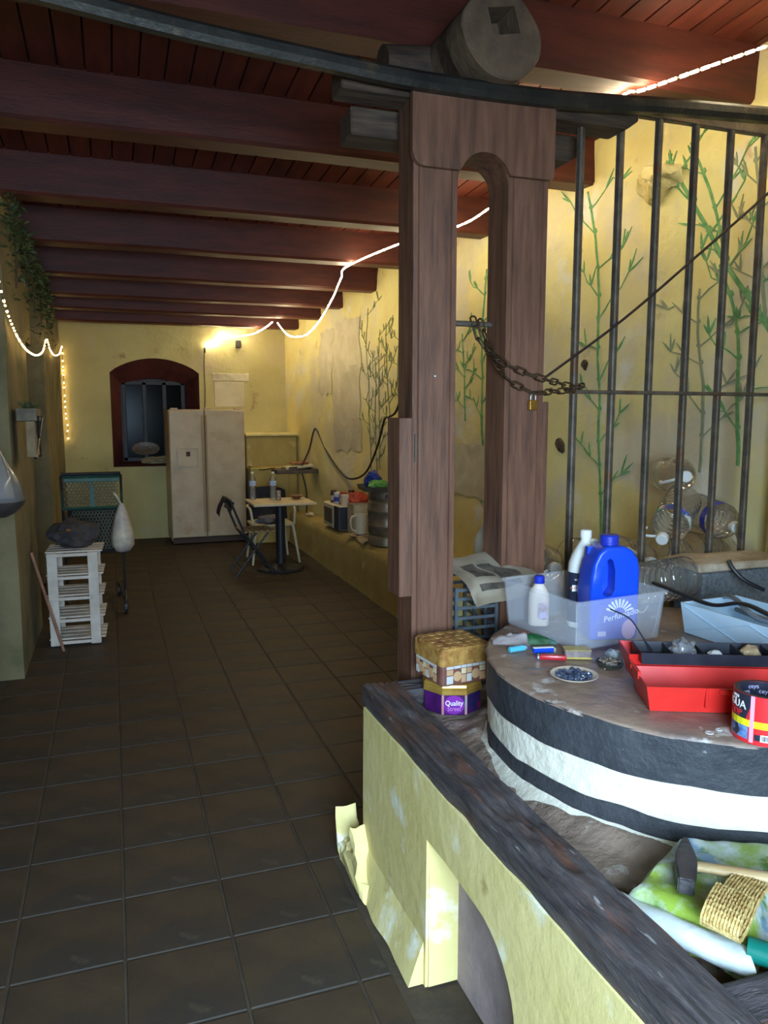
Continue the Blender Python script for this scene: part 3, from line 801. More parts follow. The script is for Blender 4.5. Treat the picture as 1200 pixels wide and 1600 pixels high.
# bleach bottle behind the jug
bl = thing('bleach_bottle', 'white bottle with navy label standing behind the blue jug', 'bottle', (1.545, 2.265, ZT + .009), math.radians(160))
bm = B(); rings = [[V((x, y, z)) for x, y in rrect(w, d, min(w, d) * .45, 5)] for (w, d, z) in ((.108, .078, 0), (.116, .084, .008), (.116, .084, .20), (.112, .08, .225), (.092, .07, .255), (.06, .055, .285), (.035, .035, .305), (.032, .032, .318))]
loft(bm, rings); obj('bottle_body', bm, 'white_plastic', bl, smooth=True)
bm = B(); tube(bm, spline([(-.012, 0, .30), (-.045, 0, .30), (-.062, 0, .27), (-.055, 0, .235)], 5), .009, 8); obj('handle', bm, 'white_plastic', bl, smooth=True)
bm = B(); lathe(bm, [(.02, .315), (.02, .338), (.016, .342)], 20); obj('cap', bm, 'white_plastic', bl, smooth=True)
bm = B(); rings = [[V((x, y, z)) for x, y in rrect(.1175, .0855, .038, 5)] for z in (.02, .195)]; loft(bm, rings, cap=False); obj('label_print', bm, 'navy_print', bl, smooth=True)
bm = B(); box(bm, (.025, .0437, .143), (.056, .001, .022)); obj('label_panel', bm, 'white_print', bl)
text('lettering', 'NAVALARA', .0135, 'orange_print', bl, (.025, .0446, .143), (PI / 2, 0, PI))
text('lettering', 'WINTER', .011, 'white_print', bl, (.025, .0443, .172), (PI / 2, 0, PI))

# white bottle with blue cap
wb = thing('lotion_bottle', 'small cream bottle with blue cap inside the storage box', 'bottle', (1.400, 2.325, ZT + .009), math.radians(-25))
bm = B(); rings = [[V((x, y, z)) for x, y in rrect(w, d, d * .42, 5)] for (w, d, z) in ((.066, .046, 0), (.074, .052, .006), (.074, .052, .09), (.07, .05, .115), (.05, .042, .135), (.032, .032, .148), (.028, .028, .152))]
loft(bm, rings); obj('bottle_body', bm, 'cream_plastic', wb, smooth=True)
bm = B(); lathe(bm, [(.0175, .150), (.0185, .152), (.0185, .172), (.014, .178)], 24); obj('cap', bm, 'blue_cap', wb, smooth=True)
bm = B(); prism(bm, rrect(.036, .062, .012, 4, .012, .055), .0262, .0268, Matrix(((1, 0, 0, 0), (0, 0, -1, 0), (0, 1, 0, 0), (0, 0, 0, 1)))); obj('label_print', bm, mat('lotion_label', S(150, 120, 130), S(214, 190, 200), .5, 60), wb)
bm = B(); prism(bm, rrect(.026, .022, .010, 4, .012, .04), .0268, .0274, Matrix(((1, 0, 0, 0), (0, 0, -1, 0), (0, 1, 0, 0), (0, 0, 0, 1)))); obj('label_badge', bm, 'lilac_print', wb)

# crumpled snack packet
sp = thing('snack_packet', 'crumpled white and green foil packet lying on the platform edge', 'packet', (1.255, 2.175, ZT), math.radians(-20))
def pk(u, v):
    x = (u - .5) * .21; y = (v - .5) * .085 * (1 - .35 * (u - .3) ** 2)
    h = .020 * math.sin(PI * v) * (.3 + math.sin(PI * min(1, u * 1.05))) + .010 * nz3(u * 7, v * 6, 2) * math.sin(PI * v)
    return V((x, y + .01 * nz3(u * 4, v * 2), max(.003, h + .004)))
def split_packet(a, b, name, m, lift=0):
    bm = B(); sheet(bm, 16, 14, lambda u, v: pk(a + (b - a) * u, v) + V((0, 0, lift)), .0025); o = obj(name, bm, m, sp, smooth=True, ang=60)
mat('foil_white', S(224, 214, 214), S(200, 190, 190), .3, 12)
mat('foil_green', S(34, 118, 62), S(150, 190, 160), .25, 9, lo=.5, hi=.7)
mat('foil_teal', S(150, 196, 196), S(90, 150, 140), .3, 9)
split_packet(0, .55, 'packet_front', 'foil_white'); split_packet(.55, .9, 'packet_print', 'foil_green'); split_packet(.9, 1, 'packet_end', 'foil_teal')
bm = B(); sheet(bm, 10, 8, lambda u, v: pk(.42 + .16 * u, .5 + .35 * v) + V((0, 0, .004)), .0015); obj('print_patch', bm, mat('foil_red', S(176, 106, 92), None, .4), sp)
text('lettering', 'br', .026, mat('ink_black', S(24, 24, 26), None, .5), sp, (-.028, -.004, .034), (math.radians(14), 0, .1))

# lighters, blade case, card pack
t = thing('cigarette_lighter', 'pale blue disposable lighter lying on the stone platform', 'lighter', (1.195, 2.095, ZT + .010), math.radians(6))
bm = B(); lathe(bm, [(.008, -.038), (.0095, -.036), (.0095, .018), (.008, .02)], 14, (0, 0, 0), Matrix.Rotation(PI / 2, 4, 'Y')); obj('lighter_body', bm, mat('sky_plastic', S(80, 176, 206), None, .3), t, smooth=True)
bm = B(); box(bm, (.029, 0, 0), (.018, .017, .018), bev=.003); cyl(bm, (.029, -.0095, .002), (.029, .0095, .002), .006, n=12); obj('lighter_head', bm, 'steel', t)
t = thing('blade_case', 'blue and white blade dispenser lying beside the pale blue lighter', 'blade case', (1.262, 2.062, ZT + .008), math.radians(-12))
bm = B(); box(bm, (0, 0, 0), (.066, .022, .015), bev=.002); obj('case', bm, 'blue_plastic', t)
bm = B(); box(bm, (0, .0, .008), (.066, .012, .0016), (.0, 0, 0)); obj('white_strip', bm, 'white_print', t)
bm = B(); box(bm, (.035, 0, 0), (.006, .02, .014)); obj('case_end', bm, 'cardboard', t)
t = thing('cigarette_lighter', 'red disposable lighter lying beside the gold card pack', 'lighter', (1.25, 1.985, ZT + .0085), math.radians(-28))
bm = B(); box(bm, (0, 0, 0), (.082, .021, .016), bev=.005, seg=2); obj('lighter_body', bm, mat('lighter_red', S(190, 36, 44), None, .3), t, smooth=True)
bm = B(); box(bm, (-.044, 0, 0), (.008, .018, .013), bev=.002); obj('lighter_head', bm, 'steel', t)
t = thing('card_pack', 'small gold card pack lying between lighters and red toolbox', 'pack', (1.335, 1.985, ZT + .0005), math.radians(-22))
bm = B(); box(bm, (0, 0, .013), (.082, .048, .026), bev=.003); obj('pack_body', bm, mat('pack_grey', S(150, 132, 128), S(110, 96, 96), .4, 40), t)
bm = B(); box(bm, (0, 0, .0268), (.0825, .0485, .0014)); box(bm, (0, -.0244, .003), (.082, .0008, .006)); obj('gold_trim', bm, mat('gold_card', S(206, 186, 100), S(180, 160, 80), .3, 30, metal=.3), t)
# plate with shards
pl = thing('saucer', 'small cream saucer full of dark blue shards on the platform', 'saucer', (1.212, 1.812, ZT))
bm = B(); lathe(bm, [(.03, 0), (.034, .002), (.05, .007), (.066, .015), (.0675, .0165), (.066, .0175), (.048, .010), (.03, .005), (.004, .0045)], 36); obj('dish', bm, mat('saucer_cream', S(206, 190, 168), None, .35), pl, smooth=True)
bm = B(); R = random.Random(3)
for i in range(150):
    r = .05 * math.sqrt(R.random()); a = R.uniform(0, 2 * PI); s = R.uniform(.004, .009)
    box(bm, (r * math.cos(a), r * math.sin(a), .010 + .006 * R.random()), (s * 1.5, s, s * .5), (R.uniform(-.8, .8), R.uniform(-.8, .8), R.uniform(0, 3)))
tag(obj('shards', bm, mat('shard_blue', S(62, 70, 92), S(120, 132, 156), .2, 120, lo=.5, hi=.7), pl), kind='stuff')
t = thing('tweezers', 'thin steel tweezers resting beside the saucer', 'tweezers', (1.165, 1.90, ZT + .006), math.radians(-22))
for s in (-1, 1):
    bm = B(); tube(bm, [(-.06, s * .0008, 0), (.0, s * .006, .002), (.06, s * .003, .004)], .002, 6, flat=.6); obj('arm', bm, 'steel', t)
at_ = thing('glass_ashtray', 'green tinted glass ashtray full of butts beside the toolbox', 'ashtray', (1.372, 1.868, ZT))
bm = B(); lathe(bm, [(.03, 0), (.036, .004), (.042, .016), (.0435, .018), (.041, .018), (.034, .008), (.004, .006)], 30); obj('dish', bm, 'clear_glass', at_, smooth=True)
bm = B(); R = random.Random(8)
for i in range(16):
    r = .026 * math.sqrt(R.random()); a = R.uniform(0, 6.28); b = R.uniform(0, 3.14); z = .012 + .012 * R.random()
    c = V((r * math.cos(a), r * math.sin(a), z)); dd = V((math.cos(b), math.sin(b), R.uniform(-.2, .3))) * .011; cyl(bm, c - dd, c + dd, .0037, n=8)
tag(obj('butts', bm, mat('butt_grey', S(170, 156, 140), S(80, 70, 64), .8, 80), at_), kind='stuff')
bm = B(); bmesh.ops.create_icosphere(bm, subdivisions=3, radius=.02); rough(bm, .012, 60, 2)
for v in bm.verts: v.co.z = max(v.co.z, -.010)
tag(obj('paper_ball', bm, mat('paper_crumple', S(206, 214, 220), S(150, 170, 186), .6, 50), loc=(1.435, 1.935, ZT + .0105)), 'crumpled pale paper scrap behind the glass ashtray', 'paper')
for k, (x, y) in enumerate(((1.305, 1.385), (1.34, 1.392))):
    bm = B(); lathe(bm, [(.0105 - k * .002, 0), (.0105 - k * .002, .002), (.004, .002), (.004, 0)], 20); bmesh.ops.remove_doubles(bm, verts=bm.verts, dist=1e-6)
    tag(obj('metal_washer', bm, mat('washer_zinc', S(200, 200, 200), None, .4) if 'washer_zinc' not in MATS else 'washer_zinc', loc=(x, y, ZT)), ('larger zinc washer on the platform in front of the toolbox', 'smaller zinc washer on the platform in front of the toolbox')[k], 'washer', 'loose washers on the platform')

# red toolbox
tb = thing('toolbox', 'open red plastic toolbox with a black compartment tray', 'toolbox', (1.262, 1.535, ZT), math.radians(-24))
def openbox(bm, x0, x1, y0, y1, z0, z1, fl, t=.004, flb=None):
    fb = fl if flb is None else flb
    R0 = [(x0 + fl, y0 + fl, z0), (x1 - fl, y0 + fl, z0), (x1 - fl, y1 - fb, z0), (x0 + fl, y1 - fb, z0)]
    R1 = [(x0, y0, z1), (x1, y0, z1), (x1, y1, z1), (x0, y1, z1)]
    R2 = [(x0 + t, y0 + t, z1), (x1 - t, y0 + t, z1), (x1 - t, y1 - t, z1), (x0 + t, y1 - t, z1)]
    R3 = [(x0 + fl + t, y0 + fl + t, z0 + t), (x1 - fl - t, y0 + fl + t, z0 + t), (x1 - fl - t, y1 - fb - t, z0 + t), (x0 + fl + t, y1 - fb - t, z0 + t)]
    return loft(bm, [[V(p) for p in r] for r in (R0, R1, R2, R3)])
bm = B(); openbox(bm, -.018, .43, -.004, .165, 0, .068, .014); obj('body', bm, 'red_plastic', tb)
bm = B(); openbox(bm, -.024, .436, .168, .30, .02, .098, .02, flb=.03); box(bm, (.2, .20, .01), (.36, .03, .02)); obj('lid', bm, 'red_plastic', tb)
bm = B(); box(bm, (-.017, .12, .078), (.008, .085, .006), bev=.002); box(bm, (-.017, .08, .07), (.008, .006, .02)); box(bm, (-.017, .16, .072), (.008, .006, .02)); obj('hinge_arm', bm, 'red_plastic', tb)
bm = B(); box(bm, (.13, -.002, .042), (.006, .010, .05), bev=.002); box(bm, (.22, -.006, .06), (.12, .012, .016), bev=.003); obj('latch', bm, 'red_plastic', tb)
bm = B(); openbox(bm, .0, .42, .13, .245, .082, .114, .003, .003)
for x in (.085, .17, .27, .35): box(bm, (x, .188, .098), (.0025, .108, .028))
obj('tray', bm, 'black_plastic', tb)
bm = B(); box(bm, (-.0, .19, .116), (.03, .09, .03)); bm.free()
def crumple(name, label, cat, loc, s, m, amp=.5, seed=1, sub=3, flat=1, parent=None):
    bm = B(); bmesh.ops.create_icosphere(bm, subdivisions=sub, radius=1)
    for v in bm.verts:
        n = noise.noise(v.co * 1.9 + V((seed, 0, 0))) + .6 * noise.noise(v.co * 4.3 + V((0, seed, 0)))
        v.co = v.co * (1 + amp * n)
    zmin = min(v.co.z for v in bm.verts)
    for v in bm.verts: v.co = V((v.co.x * s[0], v.co.y * s[1], max((v.co.z - zmin * .75), 0) * s[2]))
    o = obj(name, bm, m, smooth=amp < .4, ang=30, loc=loc)
    return tag(o, label, cat)
def tbw(x, y, z):
    a = math.radians(-24); return (1.262 + x * math.cos(a) - y * math.sin(a), 1.535 + x * math.sin(a) + y * math.cos(a), ZT + z)
crumple('plastic_bag', 'small clear crumpled plastic bag in the black toolbox tray', 'bag', tbw(.125, .185, .087), (.032, .024, .026), 'film', .5, 4)
crumple('tape_scrap', 'white paper scrap in the black toolbox tray', 'scrap', tbw(.215, .19, .087), (.016, .02, .012), 'white_print', .4, 9, 2)
crumple('rag_scrap', 'beige crumpled scrap in the black toolbox tray', 'scrap', tbw(.305, .19, .087), (.03, .026, .018), 'cardboard', .5, 12, 2)
bm = B(); tube(bm, spline([tbw(.055, .20, .088), tbw(.03, .24, .125), tbw(-.0, .27, .17), tbw(-.05, .30, .19)], 6), .0022, 6)
tag(obj('black_wire', bm, 'black_plastic'), 'short black wire sticking up out of the toolbox tray', 'wire')

# roll of tape
tr = thing('tape_roll', 'wide red and black roll of waterproof tape on the platform rim', 'tape roll', (1.408, 1.33, ZT), math.radians(-41))
tr.scale = (1.16, 1.16, 1.16)
r0 = .0565; H = .098
mat('tape_red', S(220, 46, 52), None, .3); mat('tape_dark', S(44, 46, 60), None, .3); mat('tape_yellow', S(244, 232, 40), None, .35); mat('tape_blue', S(120, 160, 214), S(60, 80, 140), .35, 60)
mat('tape_pink', S(246, 170, 196), None, .35)
bm = B(); lathe(bm, [(r0, 0), (r0, H), (r0 - .003, H + .0005), (r0 - .0085, H), (r0 - .0085, 0)], 64, cap=False)
obj('roll', bm, 'tape_red', tr, smooth=True)
bm = B(); lathe(bm, [(r0 - .0085, .0), (r0 - .0085, H - .001), (r0 - .0105, H - .001), (r0 - .0105, .0)], 64, cap=False); obj('core_tube', bm, 'tape_dark', tr, smooth=True)
bm = B(); lathe(bm, [(r0 - .001, H + .0004), (r0 - .0085, H + .0012), (r0 - .0105, H)], 64, cap=False); obj('edge_winding', bm, 'tape_dark', tr, smooth=True)
def wrap(name, poly, m, lift=.0004):
    """polygon in (angle in degrees, height) wrapped on the roll"""
    bm = B(); n = 14
    top = [p for p in poly]
    vs = [bm.verts.new((a, z, 0)) for a, z in top]; bm.faces.new(vs)
    bmesh.ops.triangulate(bm, faces=bm.faces); 
    for _ in range(4): bmesh.ops.subdivide_edges(bm, edges=[e for e in bm.edges if abs(e.verts[0].co.x - e.verts[1].co.x) > 6], cuts=1); bmesh.ops.triangulate(bm, faces=bm.faces)
    for v in bm.verts:
        a = math.radians(v.co.x); z = v.co.y; v.co = V(((r0 + lift) * math.cos(a), (r0 + lift) * math.sin(a), z))
    return obj(name, bm, m, tr)
# angles: the face turned to the photographer is about -130 degrees
wrap('dark_panel', [(150, .048), (232, .048), (-112 + 360, H), (150, H)], 'tape_dark')
wrap('yellow_stripe', [(120, .034), (330, .034), (330, .048), (120, .048)], 'tape_yellow', .0007)
wrap('picture_panel', [(150, .012), (238, .008), (238, .034), (150, .034)], 'tape_blue')
wrap('pipe_picture', [(196, .012), (214, .010), (220, .020), (214, .033), (204, .033), (208, .022), (200, .018)], 'tape_dark', .0007)
wrap('clear_strip', [(241, .004), (249, .004), (249, H), (241, H)], 'tape_pink', .0009)
wrap('code_panel', [(251, .010), (262, .010), (262, .022), (251, .022)], 'tape_dark', .0007)
wrap('barcode', [(262, .009), (286, .009), (286, .023), (262, .023)], 'white_print', .0007)
for i in range(9): wrap('barcode_line', [(264.5 + i * 2.2, .011), (265.5 + i * 2.2 + .4 * (i % 3), .011), (265.5 + i * 2.2 + .4 * (i % 3), .021), (264.5 + i * 2.2, .021)], 'tape_dark', .0011)
def wraptext(name, s, size, m, ang, z, inner=False):
    r = r0 + .0008
    o = text(name, s, size, m, tr, bend=r)
    a = math.radians(ang)
    o.matrix_basis = Matrix.Translation((r * math.cos(a), r * math.sin(a), z)) @ Matrix.Rotation(a + PI / 2, 4, 'Z') @ Matrix.Rotation(PI / 2, 4, 'X')
    return o
wraptext('lettering', 'AGUA', .023, 'white_print', 200, .074); wraptext('lettering', 'STOP', .019, 'tape_red', 200, .057); wraptext('lettering', 'ceys', .012, 'white_print', 203, .089)
for k, (a, z) in enumerate(((112, .088), (84, .078), (58, .088), (135, .078), (30, .08))):
    r = r0 - .0112; o = text('core_lettering', 'ceys', .013, 'lilac_print', tr); an = math.radians(a)
    for v in o.data.vertices:
        b = v.co.x / r; v.co = V((r * math.sin(b), v.co.y, -(r * math.cos(b) - r) + v.co.z))
    o.matrix_basis = Matrix.Translation((r * math.cos(an), r * math.sin(an), z)) @ Matrix.Rotation(an - PI / 2, 4, 'Z') @ Matrix.Rotation(PI / 2, 4, 'X')

# light blue box, cables, concrete block behind the toolbox
bb = thing('blue_crate', 'light blue folded plastic crate lying behind the red toolbox', 'crate', (1.98, 1.86, ZT), math.radians(4))
mat('pale_blue', S(206, 230, 244), S(192, 218, 238), .45, 5)
bm = B(); openbox(bm, -.13, .13, -.32, .26, 0, .105, .012, .006); obj('shell', bm, 'pale_blue', bb)
for (y0, y1) in ((-.30, -.03), (-.03, .24)):
    for a, b in (((y0, .01), (y1, .095)), ((y0, .095), (y1, .01))):
        bm = B(); f = lambda q: -.13 + .012 * (1 - q / .105) - .003
        tube(bm, [(f(a[1]), a[0], a[1]), (f(b[1]), b[0], b[1])], .0022, 6); obj('crate_rib', bm, 'pale_blue', bb)
bm = B(); R = random.Random(5)
tube(bm, spline([(1.82, 2.24, 1.05), (1.84, 2.12, 1.035), (1.87, 2.0, 1.02), (1.90, 1.9, 1.045), (1.9, 1.75, 1.03), (1.95, 1.6, 1.02), (2.02, 1.48, 1.02)], 6), .011, 8, flat=.6)
tag(obj('black_cable', bm, mat('cable_black', S(30, 32, 38), None, .35), smooth=True), 'flat black cable lying over the light blue crate edge', 'cable')
bm = B(); tube(bm, spline([(2.05, 2.15, 1.0), (1.96, 2.0, 1.035), (1.93, 1.85, 1.0), (2.0, 1.7, 1.03), (2.04, 1.62, 1.0), (1.98, 1.8, .99), (2.02, 2.05, .98)], 8), .009, 8)
tag(obj('grey_cable', bm, mat('cable_grey', S(110, 120, 132), None, .3), smooth=True), 'loose grey cable coiled inside the light blue crate', 'cable')
bm = B(); box(bm, (0, 0, .185), (.42, .17, .37), bev=.006); rough(bm, .004, 8)
cb = tag(obj('granite_block', bm, mat('granite', S(128, 132, 136), S(92, 96, 102), .8, 60, 8, bump=.4, bscale=60), loc=(2.44, 2.53, .645)), 'speckled grey granite block standing behind the blue crate', 'block')
bm = B(); box(bm, (0, 0, .02), (.48, .22, .034), bev=.006); bmesh.ops.subdivide_edges(bm, edges=bm.edges, cuts=4, use_grid_fill=True); rough(bm, .012, 9)
tag(obj('wood_slab', bm, mat('pale_wood', S(206, 190, 168), S(160, 138, 112), .8, 8, 6, bump=.5), loc=(2.42, 2.52, 1.022)), 'rough pale wood slab lying on the granite block', 'slab')
bm = B(); tube(bm, spline([(2.30, 2.39, 1.075), (2.31, 2.37, 1.04), (2.34, 2.34, 1.0), (2.40, 2.30, .965)], 5), .008, 8)
tag(obj('plug_lead', bm, 'cable_black', smooth=True), 'short dark lead hanging off the pale wood slab', 'lead')

# clear five litre water bottles heaped behind the gate
bm = B(); box(bm, (2.105, 3.14, .52), (1.63, .5, .72), bev=.01)
struct('wall_ledge', bm, 'plaster_bench', 'rough masonry ledge under the heap of empty bottles')
def water_bottle():
    t = thing('water_bottle', 'x', 'bottle', (0, 0, 0))
    t.scale = (1.1, 1.1, 1.1)
    bm = B(); prof = [(.03, .004), (.07, 0), (.078, .01)]
    for k in range(5):
        z = .025 + k * .034; prof += [(.078, z), (.078, z + .02), (.073, z + .026), (.073, z + .029)]
    prof += [(.078, .198), (.078, .235), (.072, .262), (.055, .292), (.034, .316), (.022, .328), (.021, .345)]
    lathe(bm, prof, 28, cap=False); obj('shell', bm, 'clear_plastic', t, smooth=True, ang=50)
    bm = B(); lathe(bm, [(.0235, .338), (.0245, .339), (.0245, .362), (.021, .365)], 20); obj('cap', bm, mat('cap_white', S(226, 224, 218), None, .4) if 'cap_white' not in MATS else 'cap_white', t, smooth=True)
    bm = B(); tube(bm, spline([(-.026, 0, .336), (-.06, 0, .338), (-.095, 0, .326), (-.1, 0, .30), (-.082, 0, .268)], 4), .006, 6, flat=.5); obj('carry_handle', bm, 'cap_white', t, smooth=True)
    return t
wb0 = water_bottle()
def lay(o, neck, base, spin=0):
    n = V(neck); b = V(base); d = (n - b).normalized()
    q = d.to_track_quat('Z', 'Y') @ Euler((0, 0, spin)).to_quaternion()
    o.location = b; o.rotation_euler = q.to_euler(); return o
G = 'empty water bottles heaped behind the gate'
spec = [((2.36, 2.83, 1.13), (2.59, 3.0, 1.24), 0, 'empty clear bottle with blue and green label on top of the heap'),
        ((1.88, 2.43, .995), (2.19, 2.50, .993), 2.2, 'empty ribbed bottle lying on the platform edge beside the granite block'),
        ((2.50, 2.84, .985), (2.60, 3.22, .968), .5, 'empty bottle in the heap behind the granite block, neck towards the gate'),
        ((2.56, 2.98, 1.36), (2.70, 3.28, 1.345), .3, 'empty bottle lying at the top back of the heap against the bamboo wall'),
        ((2.70, 2.84, .985), (2.79, 3.18, .968), 1.2, 'empty bottle lying behind the pale wood slab with its cap towards the gate'),
        ((2.72, 2.84, 1.14), (2.80, 3.15, 1.17), 2.0, 'empty bottle with small blue label at the wall end of the heap'),
        ((2.04, 2.84, .985), (2.12, 3.22, .968), 1.4, 'empty bottle lying on the ledge behind the blue jug'),
        ((1.80, 2.86, .985), (1.88, 3.24, .968), .4, 'empty bottle lying on the ledge next to the press frame'),
        ((2.28, 2.84, .985), (2.36, 3.2, .968), -.6, 'empty bottle lying on the ledge under the labelled bottle')]
for k, (n, b, s, lbl) in enumerate(spec):
    o = wb0 if k == 0 else dup(wb0)
    lay(o, n, b, s); o['label'] = lbl; o['group'] = G
lab0 = B(); lathe(lab0, [(.0785, .192), (.0785, .236)], 28, cap=False)
ll = obj('label_print', lab0, mat('bottle_label', S(60, 90, 190), S(60, 150, 100), .4, 9, lo=.47, hi=.53, patches=[(S(240, 240, 240), 12, .55, .58), (S(220, 70, 50), 16, .66, .68)]), wb0, smooth=True)
bl5 = bpy.data.objects.new('label_print', ll.data.copy()); COL.objects.link(bl5); bl5.data.materials[0] = MATS['blue_cap']; bl5.parent = [o for o in bpy.data.objects if o.get('label') == 'empty bottle with small blue label at the wall end of the heap'][0]

# crate with newspaper behind the frame posts
wc = thing('wire_crate', 'dark grey slatted crate standing behind the press frame posts', 'crate', (1.289, 2.735, .60))
mat('crate_grey', S(84, 92, 98), S(60, 66, 72), .5, 12)
for z in (.16, .20, .24, .28, .32, .355, .39):
    for (x0, x1, y0, y1) in ((-.085, .085, -.14, -.14), (-.085, .085, .14, .14), (-.085, -.085, -.14, .14), (.085, .085, -.14, .14)):
        bm = B(); box(bm, ((x0 + x1) / 2, (y0 + y1) / 2, z), (abs(x1 - x0) + .006, abs(y1 - y0) + .006, .012)); obj('slat', bm, 'crate_grey', wc)
for x in (-.085, .085):
    for y in (-.14, -.05, .05, .14): bm = B(); box(bm, (x, y, .20), (.012, .012, .40)); obj('upright', bm, 'crate_grey', wc)
bm = B(); box(bm, (.0, 0, .155), (.15, .26, .02)); obj('crate_floor', bm, 'crate_grey', wc)
mat('newsprint', S(222, 210, 188), S(206, 192, 168), .85, 10); mat('news_ink', S(150, 138, 124), S(104, 94, 86), .85, 30)
nw = thing('newspaper', 'folded newspaper draped over the slatted crate behind the posts', 'newspaper', (1.30, 2.60, 1.01))
def nwf(u, v):
    x = -.09 + .175 * u + .10 * (1 - ss(.35, .62, v)) * u - .0; y = -.17 + .30 * v; z = .05 * v + .02 * u * v - .05 * (1 - ss(0, .3, v)) * (1 - u * .8) + .006 * nz3(u * 3, v * 3)
    return V((x, y, z))
for k in range(3):
    bm = B(); sheet(bm, 14, 14, lambda u, v: nwf(u, v) + V((.008 * k, .006 * k, .004 + .007 * k * (1 + .6 * u))), .0015); obj('page', bm, 'newsprint', nw, smooth=True)
for (a, b, c, d) in ((.12, .42, .32, .72), (.46, .78, .25, .66), (.10, .72, .12, .2)):
    bm = B(); sheet(bm, 8, 8, lambda u, v: nwf(a + (b - a) * u, c + (d - c) * v) + V((.016, .012, .0195 + .014 * .6 * (a + (b - a) * u))), .0006); obj('printed_block', bm, 'news_ink', nw)
mp_ = thing('tissue_pack', 'white carton with blue swirl print behind the newspaper', 'carton', (1.335, 3.06, .8805), math.radians(-10))
bm = B(); box(bm, (0, 0, .125), (.11, .07, .25), bev=.004); obj('carton', bm, 'white_plastic', mp_)
for (x, z, r) in ((-.02, .15, .028), (-.035, .225, .018)):
    bm = B(); tube(bm, [V((x + r * math.cos(a), -.0355, z + r * math.sin(a))) for a in [PI * .1 + i * PI * 1.3 / 12 for i in range(13)]], .006, 6, flat=.2); obj('swirl_print', bm, mat('swirl_blue', S(90, 130, 190), None, .5) if 'swirl_blue' not in MATS else 'swirl_blue', mp_)
mk = thing('milk_jug', 'frosted white jug standing behind the newspaper', 'jug', (1.585, 3.08, .8805))
bm = B(); lathe(bm, [(.06, 0), (.066, .01), (.066, .19), (.055, .235), (.03, .275), (.02, .285), (.02, .30)], 28); obj('jug_body', bm, mat('frosted', S(226, 226, 220), None, .5, alpha=.7), mk, smooth=True)
bm = B(); lathe(bm, [(.022, .297), (.022, .315), (.018, .318)], 20); obj('cap', bm, 'white_plastic', mk, smooth=True)

# biscuit tins by the post
qt = thing('chocolate_tin', 'octagonal purple chocolate tin with gold lid on the basin edge', 'tin', (1.108, 2.418, .618), math.radians(-19))
qt.scale = (1, 1, 1.2)
def octo(r, z, rot=22.5): return [V((r * math.cos(math.radians(rot + 45 * i)), r * math.sin(math.radians(rot + 45 * i)), z)) for i in range(8)]
mat('tin_purple', S(96, 34, 116), S(60, 24, 80), .3, 12, metal=.2, patches=[(S(40, 40, 90), 9, .55, .62), (S(150, 40, 80), 14, .62, .68)])
mat('tin_gold', S(214, 178, 88), S(190, 140, 66), .28, 10, metal=.6)
bm = B(); loft(bm, [octo(.104, 0), octo(.106, .004), octo(.106, .062)]); obj('tin_body', bm, 'tin_purple', qt)
bm = B(); loft(bm, [octo(.108, .060), octo(.111, .062), octo(.111, .074), octo(.107, .078), octo(.109, .082), octo(.107, .089), octo(.10, .091)]); obj('lid', bm, 'tin_gold', qt)
fr = .106 * math.cos(math.radians(22.5))
Mq = lambda ang: Matrix.Rotation(math.radians(ang), 4, 'Z')
bm = B(); lathe(bm, [(.033, 0), (.033, .001)], 28, (0, 0, 0), Mq(-22) @ Matrix.Translation((0, -fr - .0012, .031)) @ Matrix.Rotation(PI / 2, 4, 'X') @ Matrix.Diagonal((1.05, .85, 1, 1)) @ Matrix.Translation((0, 0, -.001)))
bm.free()
bm = B(); lathe(bm, [(.033, 0), (.033, .001)], 28, (0, 0, 0), Matrix.Translation((0, -fr, .031)) @ Matrix.Rotation(PI / 2, 4, 'X') @ Matrix.Diagonal((1.1, .84, 1, 1))); obj('badge', bm, mat('tin_violet', S(124, 40, 150), None, .35), qt)
text('lettering', 'Quality', .021, 'white_print', qt, (0, -fr - .0014, .036), (PI / 2, 0, 0)); text('lettering', 'Street', .019, mat('mauve_print', S(200, 130, 190), None, .4), qt, (0, -fr - .0014, .019), (PI / 2, 0, 0))
mat('tin_stripe', S(196, 120, 130), S(150, 150, 140), .3, 20)
for xx in (-.0395, .041):
    bm = B(); box(bm, (xx, -fr - .0004, .031), (.008, .001, .058)); obj('side_stripe', bm, 'tin_stripe', qt)
qt2 = thing('biscuit_tin', 'square biscuit tin with printed crackers and tan lid stacked on the purple tin', 'tin', (1.108, 2.42, .7285), math.radians(7))
qt2.scale = (1, 1, 1.06)
mat('tin_tan', S(196, 152, 84), S(160, 112, 58), .35, 30, 6, metal=.15, lo=.4, hi=.6, patches=[(S(116, 78, 44), 26, .58, .64)])
mat('tin_print', S(132, 88, 76), S(110, 70, 62), .4, 30, metal=.1)
bm = B(); loft(bm, [[V((x, y, z)) for x, y in rrect(w, w, .018)] for w, z in ((.192, 0), (.198, .004), (.198, .07))]); obj('tin_body', bm, 'tin_print', qt2)
bm = B(); loft(bm, [[V((x, y, z)) for x, y in rrect(w, w, .02)] for w, z in ((.2, .066), (.204, .067), (.204, .118), (.198, .124), (.18, .1255))]); obj('lid', bm, 'tin_tan', qt2)
cream = [mat('cracker_cream', S(214, 196, 156), None, .5), mat('cracker_tan', S(196, 156, 116), None, .5), mat('cracker_grey', S(196, 194, 190), None, .5)]
R = random.Random(2)
